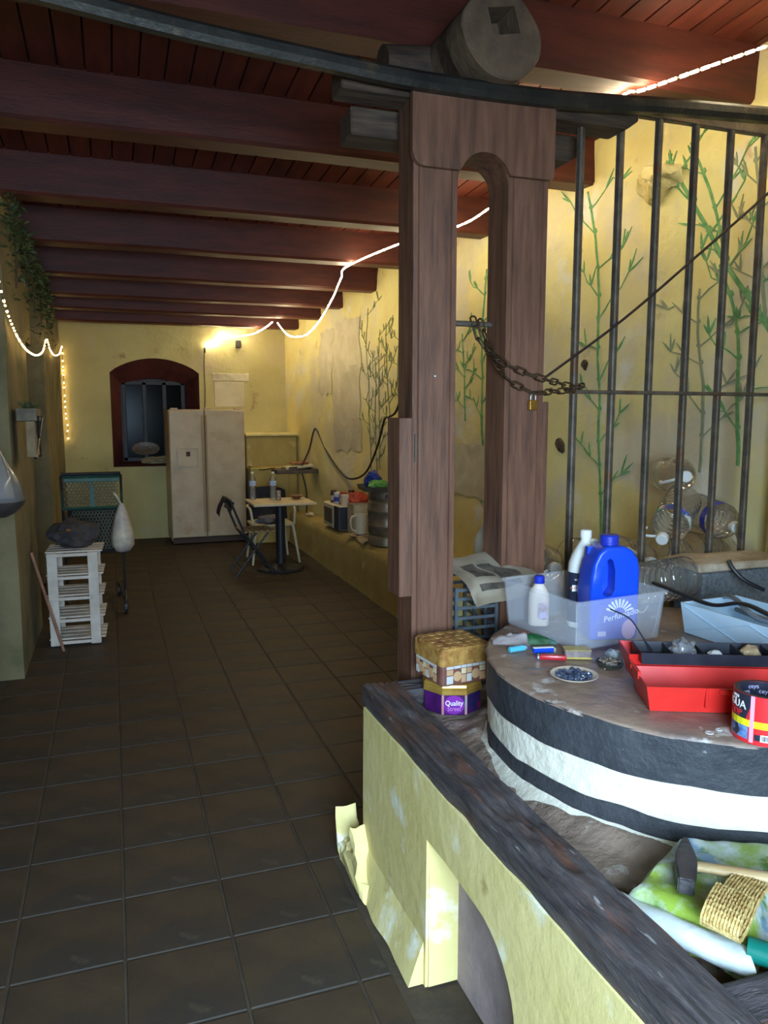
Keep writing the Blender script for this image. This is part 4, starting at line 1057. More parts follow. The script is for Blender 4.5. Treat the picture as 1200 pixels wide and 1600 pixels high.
for f in range(4):
    M = Matrix.Rotation(PI / 2 * f, 4, 'Z')
    x = -.082
    for k in range(6):
        w = R.uniform(.022, .03); y0 = -.0992
        for (z, h) in ((.02, .026), (.045, .018)):
            if k % 3 == 1 and z < .03:
                bm = B(); lathe(bm, [(.0165, 0), (.0165, .0012)], 18, (0, 0, 0), M @ Matrix.Translation((x + w / 2, y0, .03)) @ Matrix.Rotation(PI / 2, 4, 'X')); obj('cracker_print', bm, cream[k % 3], qt2); break
            bm = B(); box(bm, (0, 0, 0), (w * .86, .0014, h), bev=.0004)
            bmesh.ops.transform(bm, matrix=M @ Matrix.Translation((x + w / 2, y0, z)), verts=bm.verts); obj('cracker_print', bm, cream[(k + int(z * 100)) % 3], qt2)
        bm = B(); box(bm, (0, 0, 0), (w * .92, .0014, .009)); bmesh.ops.transform(bm, matrix=M @ Matrix.Translation((x + w / 2, y0, .0605)), verts=bm.verts); obj('border_print', bm, cream[2], qt2)
        x += w
for i in range(5):
    for j in range(5):
        bm = B(); r = R.uniform(.014, .019); lathe(bm, [(r, 0), (r, .0012), (r * .8, .002)], 14, (-.076 + i * .038 + R.uniform(-.004, .004), -.076 + j * .038 + R.uniform(-.004, .004), .1255)); obj('biscuit_print', bm, 'tin_tan', qt2)

# ------------------------------------------------------------------ seed bag, hammer, wicker bag in the basin corner
sg = thing('seed_bag', 'folded glossy green and white plastic sack lying in the basin corner', 'sack', (1.13, 1.14, .64))
mat('sack_print', S(178, 206, 84), S(232, 240, 238), .3, 9, 5, bump=.2, bscale=30, lo=.43, hi=.58, patches=[(S(110, 158, 70), 13, .56, .64), (S(236, 216, 70), 11, .62, .68), (S(150, 190, 214), 8, .60, .66)])
mat('sack_white', S(226, 232, 232), S(196, 208, 204), .3, 12, bump=.15, patches=[(S(190, 212, 110), 9, .62, .70)])
def sgf(u, v):
    # quad in plan: left, far, right, near
    A, Bq, Cq, D = V((-.20, .07)), V((.04, .205)), V((.33, .09)), V((-.075, -.155))
    p = A.lerp(Bq, v).lerp(D.lerp(Cq, v), u)
    e = min(u, 1 - u, v, 1 - v); z = .012 + .045 * ss(0, .12, e) + .014 * nz3(u * 5, v * 5, 3)
    return V((p.x, p.y, z))
for (lo, name) in ((0, 'sack_layer'), (-.022, 'sack_layer')):
    bm = B(); sheet(bm, 26, 26, lambda u, v: sgf(u, v) + V((-.004 * (lo < 0), -.006 * (lo < 0), lo)), .004); obj(name, bm, 'sack_print', sg, smooth=True, ang=60)
rings = []
for i in range(15):
    u = i / 14; p = sgf(u, .0); q = sgf(u, .06); rr = .022
    rings.append([V((p.x - .008 * math.sin(a) + .02 * math.cos(a), p.y + .036 * math.cos(a), .020 + .026 * math.sin(a) + .004 * nz3(u * 6, a))) for a in [2 * PI * k / 14 for k in range(14)]])
bm = B(); loft(bm, rings); obj('rolled_edge', bm, 'sack_white', sg, smooth=True, ang=60)
tq = thing('teal_sleeve', 'teal plastic roll sticking out beside the green sack', 'roll', (1.075, .975, .68), math.radians(-50))
bm = B(); n = 30; rings = []
for (x) in (-.03, .055):
    rings.append([V((x, (.026 - .012 * (j / n)) * math.cos(2 * PI * 1.25 * j / n), (.026 - .012 * (j / n)) * math.sin(2 * PI * 1.25 * j / n))) for j in range(n)])
grid(bm, 1, n - 1, lambda u, v: rings[int(round(u))][int(round(v * (n - 1)))]); bmesh.ops.solidify(bm, geom=list(bm.faces), thickness=.002)
obj('rolled_sheet', bm, mat('teal_plastic', S(24, 140, 124), None, .4), tq, smooth=True)
hm = thing('hammer', 'old iron axe hammer with wooden handle lying on the green sack', 'hammer', (1.088, 1.20, .70), math.radians(-34))
mat('iron_dark', S(86, 82, 84), S(58, 56, 62), .45, 20, 5, metal=.5, bump=.3, bscale=50)
prof = [(-.083, .016), (-.05, .018), (-.02, .022), (.01, .021), (.04, .015), (.085, .006)]
bm = B(); loft(bm, [[V((sx * hw, y, .022 + sz * hh)) for sx, sz in ((-1, -1), (1, -1), (1, 1), (-1, 1))] for (y, hw), hh in zip(prof, (.017, .017, .018, .018, .017, .016))])
bmesh.ops.bevel(bm, geom=list(bm.edges), offset=.003, segments=2, affect='EDGES'); bmesh.ops.transform(bm, matrix=Matrix.Rotation(math.radians(-6), 4, 'Z'), verts=bm.verts)
obj('hammer_head', bm, 'iron_dark', hm, smooth=True)
bm = B(); tube(bm, [(.0, 0, .022), (.1, -.004, .022), (.2, -.008, .02), (.30, -.014, .018)], [.012, .0145, .016, .017], 14, flat=.75); obj('handle', bm, mat('handle_wood', S(196, 170, 124), S(160, 130, 88), .55, 9, 6, stretch=(1, 8, 8)), hm, smooth=True)
bk = thing('wicker_strap', 'woven straw band folded into a loop on the green sack', 'woven band', (1.005, 1.015, .702), math.radians(24))
mat('straw', S(222, 196, 128), S(176, 140, 80), .6, 70, 3, bump=.5, bscale=120)
path = spline([(.20, .02, .016), (.13, .014, .02), (.06, .004, .010), (.012, 0, .006), (-.006, 0, .022), (.010, 0, .042), (.05, .006, .046), (.09, .012, .044)], 5)
bm = B(); rings = []
for i, p in enumerate(path):
    wv = .0016 * (1 if i % 2 else -1)
    rings.append([V((p.x, p.y - .035, p.z + wv)), V((p.x, p.y + .035, p.z + wv)), V((p.x, p.y + .035, p.z + .005 + wv)), V((p.x, p.y - .035, p.z + .005 + wv))])
loft(bm, rings); obj('band', bm, 'straw', bk)
for k in range(12):
    bm = B(); tube(bm, [p + V((0, -.033 + k * .006, .0052 + .0012 * ((i + k) % 2))) for i, p in enumerate(path)], .0021, 5); obj('straw_weft', bm, 'straw', bk)

# ------------------------------------------------------------------ fridge
mat('fridge_white', S(190, 174, 144), S(174, 156, 126), .4, 4, 4, patches=[(S(170, 140, 104), 5, .62, .74)])
mat('fridge_gap', S(70, 56, 44), None, .7)
fg = thing('fridge', 'yellowed double door fridge with ice dispenser standing before the window', 'fridge', (1.14, 10.355, 0), math.radians(1))
def rel(bm, name, m, par_, **k): return obj(name, bm, m, par_, **k)
bm = B(); box(bm, (0, .03, .88), (.95, .60, 1.68), bev=.008); rel(bm, 'cabinet', 'fridge_white', fg)
dl = None
for (x0, x1) in ((-.473, -.044), (-.034, .473)):
    bm = B(); box(bm, ((x0 + x1) / 2, -.305, .90), (x1 - x0, .065, 1.62), bev=.012, seg=2); d = rel(bm, 'door', 'fridge_white', fg)
    xh = x1 - .018 if x0 < -.1 else x0 + .018
    bm = B(); box(bm, (xh, -.345, .9), (.02, .018, 1.5), bev=.004); obj('handle', bm, mat('fridge_trim', S(170, 138, 92), None, .45) if 'fridge_trim' not in MATS else 'fridge_trim', d)
    if x0 < -.1: dl = d
bm = B(); openbox(bm, -.13, .13, -.12, .12, 0, .02, .002, .012); bmesh.ops.transform(bm, matrix=Matrix.Translation((-.25, -.338, 1.12)) @ Matrix.Rotation(PI / 2, 4, 'X'), verts=bm.verts); o = obj('dispenser', bm, 'fridge_white', dl)
bm = B(); box(bm, (-.25, -.342, 1.115), (.17, .006, .13)); obj('dispenser_panel', bm, 'fridge_trim', dl)
bm = B(); box(bm, (-.25, -.35, 1.16), (.05, .012, .06), bev=.003); obj('dispenser_lever', bm, 'fridge_gap', dl)
bm = B(); box(bm, (0, -.28, .045), (.93, .04, .07), bev=.004); rel(bm, 'toe_grille', 'fridge_gap', fg)
for x in (-.40, .02, .40): bm = B(); box(bm, (x, -.24, 1.728), (.09, .06, .022), bev=.004); rel(bm, 'hinge_cover', 'fridge_white', fg)

# ------------------------------------------------------------------ table group
mat('table_top', S(206, 192, 160), S(190, 174, 142), .5, 5); mat('table_iron', S(40, 42, 48), S(30, 32, 36), .45, 9)
tbl = thing('cafe_table', 'square cream topped cafe table on a dark pedestal', 'table', (1.655, 8.04, 0))
bm = B(); box(bm, (0, 0, .732), (.66, .60, .024), bev=.006, seg=2); obj('tabletop', bm, 'table_top', tbl)
bm = B(); cyl(bm, (0, 0, .06), (0, 0, .72), .05, n=20); obj('column', bm, 'table_iron', tbl, smooth=True)
bm = B(); lathe(bm, [(.255, 0), (.26, .012), (.24, .03), (.12, .05), (.05, .07)], 8); obj('base_plate', bm, 'table_iron', tbl)
bm = B(); box(bm, (0, 0, .71), (.30, .30, .02)); obj('top_plate', bm, 'table_iron', tbl)
mat('pet_blue', S(70, 120, 190), S(220, 230, 240), .4, 60)
def small_bottle(label, loc):
    t = thing('water_bottle', label, 'bottle', loc, 0, 'bottles on the cafe table')
    bm = B(); lathe(bm, [(.03, .002), (.034, .0), (.036, .01), (.036, .05), (.033, .054), (.036, .058), (.036, .10), (.033, .104), (.036, .108), (.036, .20), (.03, .235), (.014, .262), (.013, .285)], 20, cap=False); obj('shell', bm, 'clear_plastic', t, smooth=True, ang=50)
    bm = B(); lathe(bm, [(.0365, .15), (.0365, .20)], 20, cap=False); obj('label_print', bm, 'pet_blue', t, smooth=True)
    bm = B(); lathe(bm, [(.0155, .278), (.0155, .295), (.013, .297)], 14); obj('cap', bm, 'cap_white', t)
    return t
small_bottle('clear water bottle on the cafe table by the fridge side', (1.40, 8.24, .7455)); small_bottle('clear water bottle on the cafe table beside a small can', (1.615, 8.2, .7455))
cn = thing('drink_can', 'small pale drink can standing on the cafe table', 'can', (1.655, 8.10, .7455))
bm = B(); lathe(bm, [(.022, 0), (.026, .005), (.026, .095), (.021, .102)], 18); obj('can_body', bm, mat('can_print', S(190, 180, 170), S(90, 70, 70), .3, 50, metal=.3), cn, smooth=True)
bw = thing('wooden_bowl', 'small dark wooden bowl on the corner of the cafe table', 'bowl', (1.86, 8.15, .7455))
bm = B(); lathe(bm, [(.03, 0), (.034, .004), (.075, .034), (.078, .04), (.072, .039), (.03, .010), (.004, .008)], 26); obj('bowl_shell', bm, mat('bowl_wood', S(140, 96, 56), S(110, 70, 40), .4, 20), bw, smooth=True)

# folding chair, side on to the table
mat('chair_iron', S(46, 48, 56), S(34, 36, 42), .4, 12); mat('chair_slat', S(150, 132, 104), S(110, 96, 78), .6, 14, stretch=(1, 6, 6))
fc = thing('folding_chair', 'dark folding chair with slatted seat drawn up to the cafe table', 'chair', (1.32, 7.92, 0), math.radians(3))
for y in (-.19, .19):
    bm = B(); tube(bm, [(-.245, y, .80), (-.235, y, .77), (-.11, y, .46), (.22, y, .02)], .012, 8); obj('leg', bm, 'chair_iron', fc)
    bm = B(); tube(bm, [(.14, y * .92, .46), (-.20, y * .92, .01)], .011, 8); obj('leg', bm, 'chair_iron', fc)
for i in range(6):
    x = -.10 + i * .058; bm = B(); box(bm, (x, 0, .468), (.046, .40, .016), bev=.004); obj('seat_slat', bm, 'chair_slat', fc)
bm = B(); tube(bm, [(-.245, -.19, .80), (-.25, 0, .81), (-.245, .19, .80)], .012, 8); obj('top_rail', bm, 'chair_iron', fc)
bm = B(); box(bm, (-.222, 0, .735), (.012, .37, .09), (0, .38, 0), bev=.004); obj('backrest', bm, 'chair_iron', fc)
bm = B(); tube(bm, [(.19, -.19, .06), (.19, .19, .06)], .009, 8); obj('stretcher', bm, 'chair_iron', fc)
bm = B(); tube(bm, [(-.15, -.175, .076), (-.15, .175, .076)], .009, 8); obj('stretcher', bm, 'chair_iron', fc)
cl = B()
sheet(cl, 8, 12, lambda u, v: V((1.05 + .055 * math.cos(PI * u) * (1 if u else 1) - .01 * u, 7.78 + .26 * v, .825 - (.17 * abs(u - .45) * 2 * (1 + .15 * nz3(v * 6, u)))) ) + V((.008 * nz3(v * 9, u * 3), 0, 0)), .006)
tag(obj('grey_cloth', cl, mat('cloth_grey', S(104, 104, 110), S(84, 84, 92), .9, 30), smooth=True), 'grey cloth hung over the back of the folding chair', 'cloth')
# white plastic armchair behind the table
pc = thing('plastic_chair', 'pale plastic chair with dark back pushed behind the cafe table', 'chair', (1.66, 8.62, 0))
mat('chair_cream', S(206, 194, 160), None, .45); mat('chair_navy', S(40, 44, 56), S(54, 58, 70), .7, 14)
for x, y in ((-.22, -.22), (.24, -.22), (-.2, .22), (.22, .22)):
    bm = B(); tube(bm, [(x * .9, y * .9, .43), (x * 1.15, y * 1.2, 0)], [.018, .012], 8); obj('leg', bm, 'chair_cream', pc)
bm = B(); loft(bm, [[V((x, y, z)) for x, y in rrect(w, d, .06)] for w, d, z in ((.42, .42, .415), (.47, .46, .42), (.47, .46, .44), (.43, .42, .435))]); obj('seat', bm, 'chair_cream', pc, smooth=True)
bm = B(); grid(bm, 12, 8, lambda u, v: V(((u - .5) * .44, .20 + .10 * v - .10 * (2 * u - 1) ** 2, .46 + .36 * v - .04 * (2 * u - 1) ** 4 * v))); bmesh.ops.solidify(bm, geom=list(bm.faces), thickness=.02); obj('backrest', bm, 'chair_navy', pc, smooth=True)
for s in (-1, 1):
    bm = B(); tube(bm, spline([(s * .21, .22, .62), (s * .25, .05, .62), (s * .25, -.16, .60), (s * .23, -.2, .43)], 5), .014, 8); obj('armrest', bm, 'chair_cream', pc, smooth=True)
crumple('folded_blanket', 'crumpled grey blanket on the seat of the plastic chair', 'blanket', (1.66, 8.60, .44), (.16, .14, .045), 'cloth_grey', .35, 6)

# shelf in the corner with router
bm = B(); box(bm, (0, 0, 0), (.56, .34, .05), bev=.006); struct('trim_2', bm, mat('shelf_brown', S(96, 84, 70), S(70, 62, 54), .6, 6), 'brown shelf board fixed in the back corner', loc=(2.16, 9.46, .955), cat='shelf')
rt_ = thing('router_box', 'flat cream electronic box lying on the corner shelf', 'device', (2.17, 9.42, .981), math.radians(4))
bm = B(); box(bm, (0, 0, .03), (.36, .22, .035), (0, -.08, 0), bev=.006); obj('casing', bm, 'chair_cream', rt_)
bm = B(); box(bm, (-.09, -.111, .022), (.11, .004, .02), (0, -.08, 0)); obj('port_panel', bm, 'table_iron', rt_)
bm = B(); box(bm, (.15, 0, .008), (.02, .16, .016)); obj('foot', bm, 'table_iron', rt_)
crumple('loose_papers', 'crumpled reddish papers on the flat cream electronic box', 'papers', (2.19, 9.44, 1.042), (.13, .09, .018), mat('paper_red', S(180, 130, 90), S(150, 90, 70), .8, 20), .35, 3, 2)
mat('cord_black', S(34, 30, 28), None, .5)
bm = B(); tube(bm, spline([(2.20, 9.30, 1.03), (2.30, 9.33, 1.22), (2.36, 9.34, 1.44), (2.395, 9.30, 1.46), (2.43, 8.95, 1.2), (2.47, 8.45, .98), (2.485, 8.1, .95), (2.51, 7.7, 1.05), (2.53, 7.4, 1.32), (2.54, 7.2, 1.60), (2.545, 7.08, 1.63), (2.56, 6.9, 1.70), (2.58, 6.7, 2.0)], 8), .011, 8)
tag(obj('wall_cable', bm, 'cord_black', smooth=True), 'black cable swagged along the bamboo wall from the corner shelf', 'cable')
bm = B(); tube(bm, spline([(2.20, 9.30, .93), (2.24, 9.28, .75), (2.25, 9.28, .58), (2.245, 9.28, .44)], 6), .009, 8); tag(obj('drop_cable', bm, 'cord_black', smooth=True), 'black cable dropping from the corner shelf to the bench', 'cable')
bm = B(); tube(bm, spline([(1.66, 10.0, .985), (1.78, 9.82, .95), (1.92, 9.62, .985)], 6), .007, 6); tag(obj('grey_lead', bm, 'cord_black'), 'thin lead sagging from the fridge to the corner shelf', 'cable')
bm = B(); tube(bm, spline([(1.215, 10.672, 2.54), (1.20, 10.68, 2.3), (1.205, 10.68, 2.0), (1.195, 10.68, 1.75)], 4), .006, 6)
tag(obj('thin_cable', bm, 'cord_black'), 'thin cable running down the back wall from the rope light', 'cable')
bm = B(); box(bm, (0, 0, 0), (.025, .03, .07), bev=.004); tag(obj('cord_connector', bm, 'cord_black', loc=(1.212, 10.668, 2.51)), 'small black connector hanging below the rope light end', 'connector')
bm = B(); box(bm, (0, 0, 0), (.07, .06, .10), bev=.006); tag(obj('junction_box', bm, 'cord_black', loc=(1.66, 10.66, 2.60)), 'small dark junction box on the back wall under the rope light', 'junction box')

# ------------------------------------------------------------------ things on the masonry bench
def zbn(y): return zb(y) + .016
mw = thing('microwave', 'small white microwave oven on the masonry bench under food packs', 'microwave', (2.345, 7.93, zbn(7.93)))
mat('appliance_white', S(216, 206, 180), None, .4); mat('oven_window', S(90, 86, 76), S(60, 58, 54), .3, 10)
bm = B(); box(bm, (0, 0, .135), (.29, .60, .255), bev=.008); obj('casing', bm, 'appliance_white', mw)
bm = B(); box(bm, (-.155, .08, .135), (.02, .42, .245), bev=.006); d = obj('door', bm, 'appliance_white', mw)
bm = B(); box(bm, (-.166, .09, .135), (.006, .30, .16), bev=.002); obj('window', bm, 'oven_window', d)
bm = B(); box(bm, (-.155, -.215, .135), (.016, .16, .24)); obj('control_panel', bm, 'chair_navy', mw)
bm = B(); box(bm, (-.075, -.303, .135), (.14, .008, .24)); obj('side_panel', bm, 'chair_navy', mw)
for x in (-.1, .1):
    for y in (-.24, .24): bm = B(); box(bm, (x, y, .004), (.03, .03, .008)); obj('foot', bm, 'table_iron', mw)
bg = thing('paper_sack', 'open white paper sack standing on the bench beside the microwave', 'sack', (2.38, 7.46, zbn(7.46)), .05)
bm = B(); rings = []
for z, s in ((0, 1), (.15, 1.02), (.27, .99), (.30, 1.03)): rings.append([V((x * s + .012 * nz3(x * 20, y * 20, z * 9), y * s, z + (.02 * nz3(x * 14, y * 14) if z > .2 else 0))) for x, y in rrect(.24, .20, .02)])
loft(bm, rings, cap=False); bmesh.ops.solidify(bm, geom=list(bm.faces), thickness=.003); obj('sack_wall', bm, mat('paper_white', S(222, 216, 196), S(206, 198, 176), .8, 12), bg)
bm = B(); box(bm, (0, 0, .004), (.23, .19, .006)); obj('sack_base', bm, 'paper_white', bg)
jg2 = thing('measuring_jug', 'white plastic jug with loop handle on newspapers beside the steel keg', 'jug', (2.28, 7.17, zbn(7.17) + .025), math.radians(20))
bm = B(); lathe(bm, [(.05, 0), (.054, .004), (.064, .19), (.066, .2), (.062, .2), (.05, .01), (.004, .008)], 24); obj('jug_body', bm, 'appliance_white', jg2, smooth=True)
bm = B(); tube(bm, spline([(-.058, 0, .185), (-.11, 0, .175), (-.125, 0, .12), (-.105, 0, .055), (-.052, 0, .03)], 6), .010, 8); obj('handle', bm, 'appliance_white', jg2, smooth=True)
for k, (x, y, z, r, lbl) in enumerate(((2.335, 7.17, .004, .2, 'open newspaper spread on the bench under the white jug'), (2.33, 6.90, .012, -.1, 'folded newspaper hanging over the bench edge before the keg'))):
    nn = thing('newspaper', lbl, 'newspaper', (x, y, zbn(y) + z), r)
    for q in range(2):
        bm = B(); sheet(bm, 10, 10, lambda u, v: V(((u - .5) * .30 - .004 * q, (v - .5) * .34, .004 + q * .005 + .004 * nz3(u * 4, v * 4, k) - .03 * (1 - ss(0, .16, u)) * k)), .002); obj('page', bm, 'newsprint', nn, smooth=True)
    bm = B(); box(bm, (-.02, .03, .016), (.12, .14, .002)); obj('printed_block', bm, 'news_ink', nn)
kg = thing('beer_keg', 'dented stainless steel beer keg standing on the masonry bench', 'keg', (2.375, 6.60, zbn(6.6)))
mat('keg_steel', S(176, 168, 152), S(140, 132, 118), .38, 7, 6, metal=.75, bump=.15, bscale=10)
bm = B(); lathe(bm, [(.185, 0), (.195, .004), (.195, .075), (.185, .09), (.19, .10), (.198, .12), (.198, .165), (.203, .175), (.203, .188), (.198, .198), (.198, .30), (.203, .31), (.203, .325), (.198, .335), (.198, .38), (.19, .405), (.186, .41), (.195, .42), (.195, .50), (.19, .505), (.185, .50), (.185, .44), (.05, .43)], 40); obj('keg_shell', bm, 'keg_steel', kg, smooth=True, ang=50)
for a in (0, PI): 
    bm = B(); box(bm, (.196 * math.cos(a - PI / 2 - .3), .196 * math.sin(a - PI / 2 - .3), .46), (.09, .008, .035), (0, 0, a - .3), bev=.003); obj('hand_hole_shade', bm, 'table_iron', kg)  # shade inside the keg's hand holes, painted as dark boxes on the rim
bm = B(); bmesh.ops.create_icosphere(bm, subdivisions=2, radius=.012); obj('drain_hole_shade', bm, 'table_iron', kg, loc=(-.05, -.19, .045))  # dark blob on the shell paints the shade of the drain hole
ty = thing('oven_tray', 'dark metal oven tray balanced on top of the keg', 'tray', (2.33, 6.56, zbn(6.6) + .507), math.radians(-8))
bm = B(); openbox(bm, -.24, .22, -.19, .19, 0, .042, .012, .004); obj('pan', bm, mat('tray_grey', S(90, 92, 92), S(66, 68, 70), .4, 8, metal=.5), ty)
def tw(x, y, z): return (2.33 + x, 6.56 + y, zbn(6.6) + .507 + z)
crumple('green_bag', 'crumpled green plastic bag on the oven tray', 'bag', tw(-.10, -.10, .006), (.10, .06, .05), mat('bag_green', S(90, 160, 70), S(60, 120, 60), .4, 12), .35, 5)
crumple('blue_bag', 'crumpled dark blue plastic bag standing on the oven tray', 'bag', tw(-.10, .07, .006), (.075, .06, .085), mat('bag_blue', S(44, 64, 150), S(30, 44, 110), .4, 12), .4, 8)
crumple('foil_bag', 'bundle of clear wrapping and bottle caps on the oven tray', 'bag', tw(.08, .02, .006), (.09, .08, .055), mat('foil_cream', S(226, 220, 200), S(150, 140, 120), .3, 30, lo=.45, hi=.55), .5, 11)
crumple('red_packet', 'crumpled orange and red food packet behind the oven tray', 'packet', (2.40, 7.62, zbn(7.93) + .266), (.11, .06, .08), mat('packet_red', S(206, 84, 52), S(160, 60, 40), .5, 12), .4, 14)
zt = zbn(7.93) + .2635
jars = [(2.25, 8.05, .035, .13, S(72, 62, 52), 'dark spice jar with pale label on the microwave'), (2.26, 7.93, .04, .12, S(190, 186, 196), 'white jar with blue label on the microwave'),
        (2.29, 7.80, .045, .13, S(110, 56, 44), 'brown coffee jar with red lid on the microwave'), (2.41, 7.90, .04, .14, S(134, 78, 60), 'rust coloured jar at the back of the microwave')]
for k, (x, y, r, h, c, lbl) in enumerate(jars):
    t = thing('food_jar', lbl, 'jar', (x, y, zt), 0, 'jars on the microwave')
    bm = B(); lathe(bm, [(r * .92, 0), (r, .004), (r, h * .78), (r * .8, h * .85)], 18); obj('jar_body', bm, mat('jar_col_%d' % k, c, None, .3), t, smooth=True)
    bm = B(); lathe(bm, [(r * .86, h * .84), (r * .86, h), (r * .8, h * 1.01)], 18); obj('lid', bm, mat('jar_lid_%d' % k, (S(60, 50, 44), S(226, 222, 214), S(170, 50, 40), S(90, 40, 34))[k], None, .4), t, smooth=True)
    bm = B(); lathe(bm, [(r * 1.01, h * .2), (r * 1.01, h * .6)], 18, cap=False); obj('label_print', bm, mat('jar_lab_%d' % k, (S(190, 180, 160), S(56, 60, 160), S(190, 160, 120), S(180, 150, 120))[k], None, .5), t, smooth=True)
bx = thing('white_carton', 'small white carton standing on the microwave front edge', 'carton', (2.27, 7.68, zt), .2)
bm = B(); box(bm, (0, 0, .06), (.08, .05, .12), bev=.003); obj('carton', bm, 'appliance_white', bx)
crumple('cable_clutter', 'small heap of pale plugs on the far end of the bench', 'plugs', (2.265, 9.2, zbn(9.2)), (.05, .05, .02), 'appliance_white', .5, 21, 2)

# ------------------------------------------------------------------ left side: rack, trolley, bag, stick
rk = thing('slatted_rack', 'white painted slatted wooden rack standing by the left wall', 'rack', (-.285, 5.80, 0), math.radians(-2))
mat('rack_white', S(206, 196, 184), S(184, 172, 160), .6, 9, 6, bump=.2, patches=[(S(150, 136, 120), 7, .6, .72)])
for x in (-.155, .115):
    bm = B(); box(bm, (x, 0, .345), (.068, .02, .67), bev=.003); obj('stile', bm, 'rack_white', rk)
    bm = B(); box(bm, (x, .36, .345), (.068, .02, .67), bev=.003); obj('stile', bm, 'rack_white', rk)
for i, z in enumerate((.03, .19, .35, .50, .665)):
    bm = B(); box(bm, (-.02, .0, z), (.34, .024, .022), bev=.002); obj('rail', bm, 'rack_white', rk)
    for j in range(4):
        bm = B(); box(bm, (-.01, .06 + j * .095, z + .018), (.38, .07, .012), bev=.002); obj('slat', bm, 'rack_white', rk)
for z, c in ((.27, 'blue'), (.43, 'grey')):
    pass
crumple('dark_rags', 'heap of dark rags lying on top of the white rack', 'rags', (-.30, 5.98, .694), (.17, .15, .11), mat('rag_dark', S(46, 44, 48), S(66, 60, 58), .9, 18), .35, 17)
t = thing('garden_trowel', 'rusty trowel lying over the dark rags on the white rack', 'trowel', (-.33, 5.80, .78), math.radians(60))
bm = B(); tube(bm, [(0, 0, .06), (.11, 0, .045)], .012, 8); obj('handle', bm, 'bowl_wood', t)
bm = B(); prism(bm, [(-.01, -.006), (-.02, -.03), (-.09, -.02), (-.12, 0), (-.09, .02), (-.02, .03), (-.01, .006)], .055, .058); obj('blade', bm, 'iron_dark', t)
tc = thing('shopping_trolley', 'dark wire shopping trolley with green perforated plastic seat flap', 'trolley', (-.19, 6.75, 0))
mat('trolley_dark', S(56, 54, 54), S(40, 40, 42), .5, 12, metal=.4); mat('trolley_green', S(36, 84, 68), S(28, 66, 56), .5, 10)
TX0, TX1 = -.21, .24
def hexpanel(name, x0, x1, z0, z1, y0, y1, m, nx, nzr, fr_w=.02):
    """perforated panel: a frame and a lattice of rings"""
    bm = B(); n = 0
    dx = (x1 - x0) / nx; dz = (z1 - z0) / nzr
    for j in range(nzr):
        for i in range(nx):
            cx = x0 + (i + .5 + (.5 if j % 2 else 0) * .9 - .2) * dx; cz = z0 + (j + .5) * dz
            if cx > x1 - dx * .3: continue
            yy = y0 + (y1 - y0) * (cz - z0) / (z1 - z0)
            tube(bm, [V((cx + dx * .46 * math.cos(a), yy, cz + dz * .56 * math.sin(a))) for a in [PI / 3 * k for k in range(6)]], .0035, 4, closed=True)
    o = obj(name, bm, m, tc); o['kind'] = 'stuff'; return o
def frame4(name, x0, x1, z0, z1, y0, y1, m, r=.011):
    bm = B(); tube(bm, [(x0, y0, z0), (x1, y0, z0), (x1, y1, z1), (x0, y1, z1)], r, 6, closed=True); return obj(name, bm, m, tc)
frame4('seat_flap_frame', TX0, TX1, .90, 1.16, -.10, -.13, 'trolley_green', .014)
mat('mesh_dull', S(104, 104, 88), None, .6)
hexpanel('seat_flap_mesh', TX0 + .02, TX1 - .02, .915, 1.12, -.10, -.128, 'mesh_dull', 14, 8)
bm = B(); box(bm, (.015, -.118, 1.03), (.035, .012, .24)); obj('flap_bar', bm, 'trolley_green', tc)
bm = B(); box(bm, (.015, -.13, 1.13), (.42, .014, .035), bev=.004); obj('flap_top', bm, 'trolley_green', tc)
frame4('basket_front_frame', TX0 + .04, TX1 - .02, .52, .88, .0, -.06, 'trolley_dark')
hexpanel('basket_front_mesh', TX0 + .06, TX1 - .03, .54, .87, -.0, -.06, 'mesh_dull', 14, 12)
bm = B(); grid(bm, 1, 1, lambda u, v: V((TX0 + .03 + (TX1 - TX0 - .05) * u, .02 - .06 * v, .50 + .40 * v))); bmesh.ops.solidify(bm, geom=list(bm.faces), thickness=.004); obj('basket_back', bm, 'trolley_dark', tc)
for x in (TX0, TX1):
    bm = B(); tube(bm, [(x, -.14, 1.17), (x, -.02, .5), (x, .0, .18), (x, -.1, .10)], .012, 6); obj('side_tube', bm, 'trolley_dark', tc)
    bm = B(); tube(bm, [(x, -.10, .10), (x * .8, .62, .12)], .012, 6); obj('base_tube', bm, 'trolley_dark', tc)
    for y in (-.1, .6):
        bm = B(); lathe(bm, [(.055, -.014), (.06, -.01), (.06, .01), (.055, .014)], 18, (x * (1 if y < 0 else .8), y, .06), Matrix.Rotation(PI / 2, 4, 'Y')); obj('wheel', bm, 'table_iron', tc)
bm = B(); tube(bm, [(TX0, -.15, 1.18), (TX1, -.15, 1.18)], .014, 8); obj('push_handle', bm, 'trolley_dark', tc)
for i in range(7):
    z = .52 + i * .055
    for s, x in ((-1, TX0), (1, TX1)):
        bm = B(); tube(bm, [(x, -.05, z), (x * .85, .6, z + .03)], .004, 5); obj('basket_wire', bm, 'trolley_dark', tc)
pb = thing('carrier_bag', 'half full pale plastic carrier bag hanging from the trolley corner', 'bag', (.045, 6.54, .54))
bm = B(); rings = []
for z, r in ((0, .015), (.01, .055), (.06, .085), (.14, .092), (.22, .075), (.30, .05), (.36, .032), (.40, .016)):
    rings.append([V((r * math.cos(a) * 1.0 * (1 + .16 * nz3(math.cos(a) * 2, math.sin(a) * 2, z * 8)) - .0, r * .75 * math.sin(a) * (1 + .16 * nz3(math.cos(a) * 3, math.sin(a) * 3, z * 7)), z)) for a in [2 * PI * k / 20 for k in range(20)]])
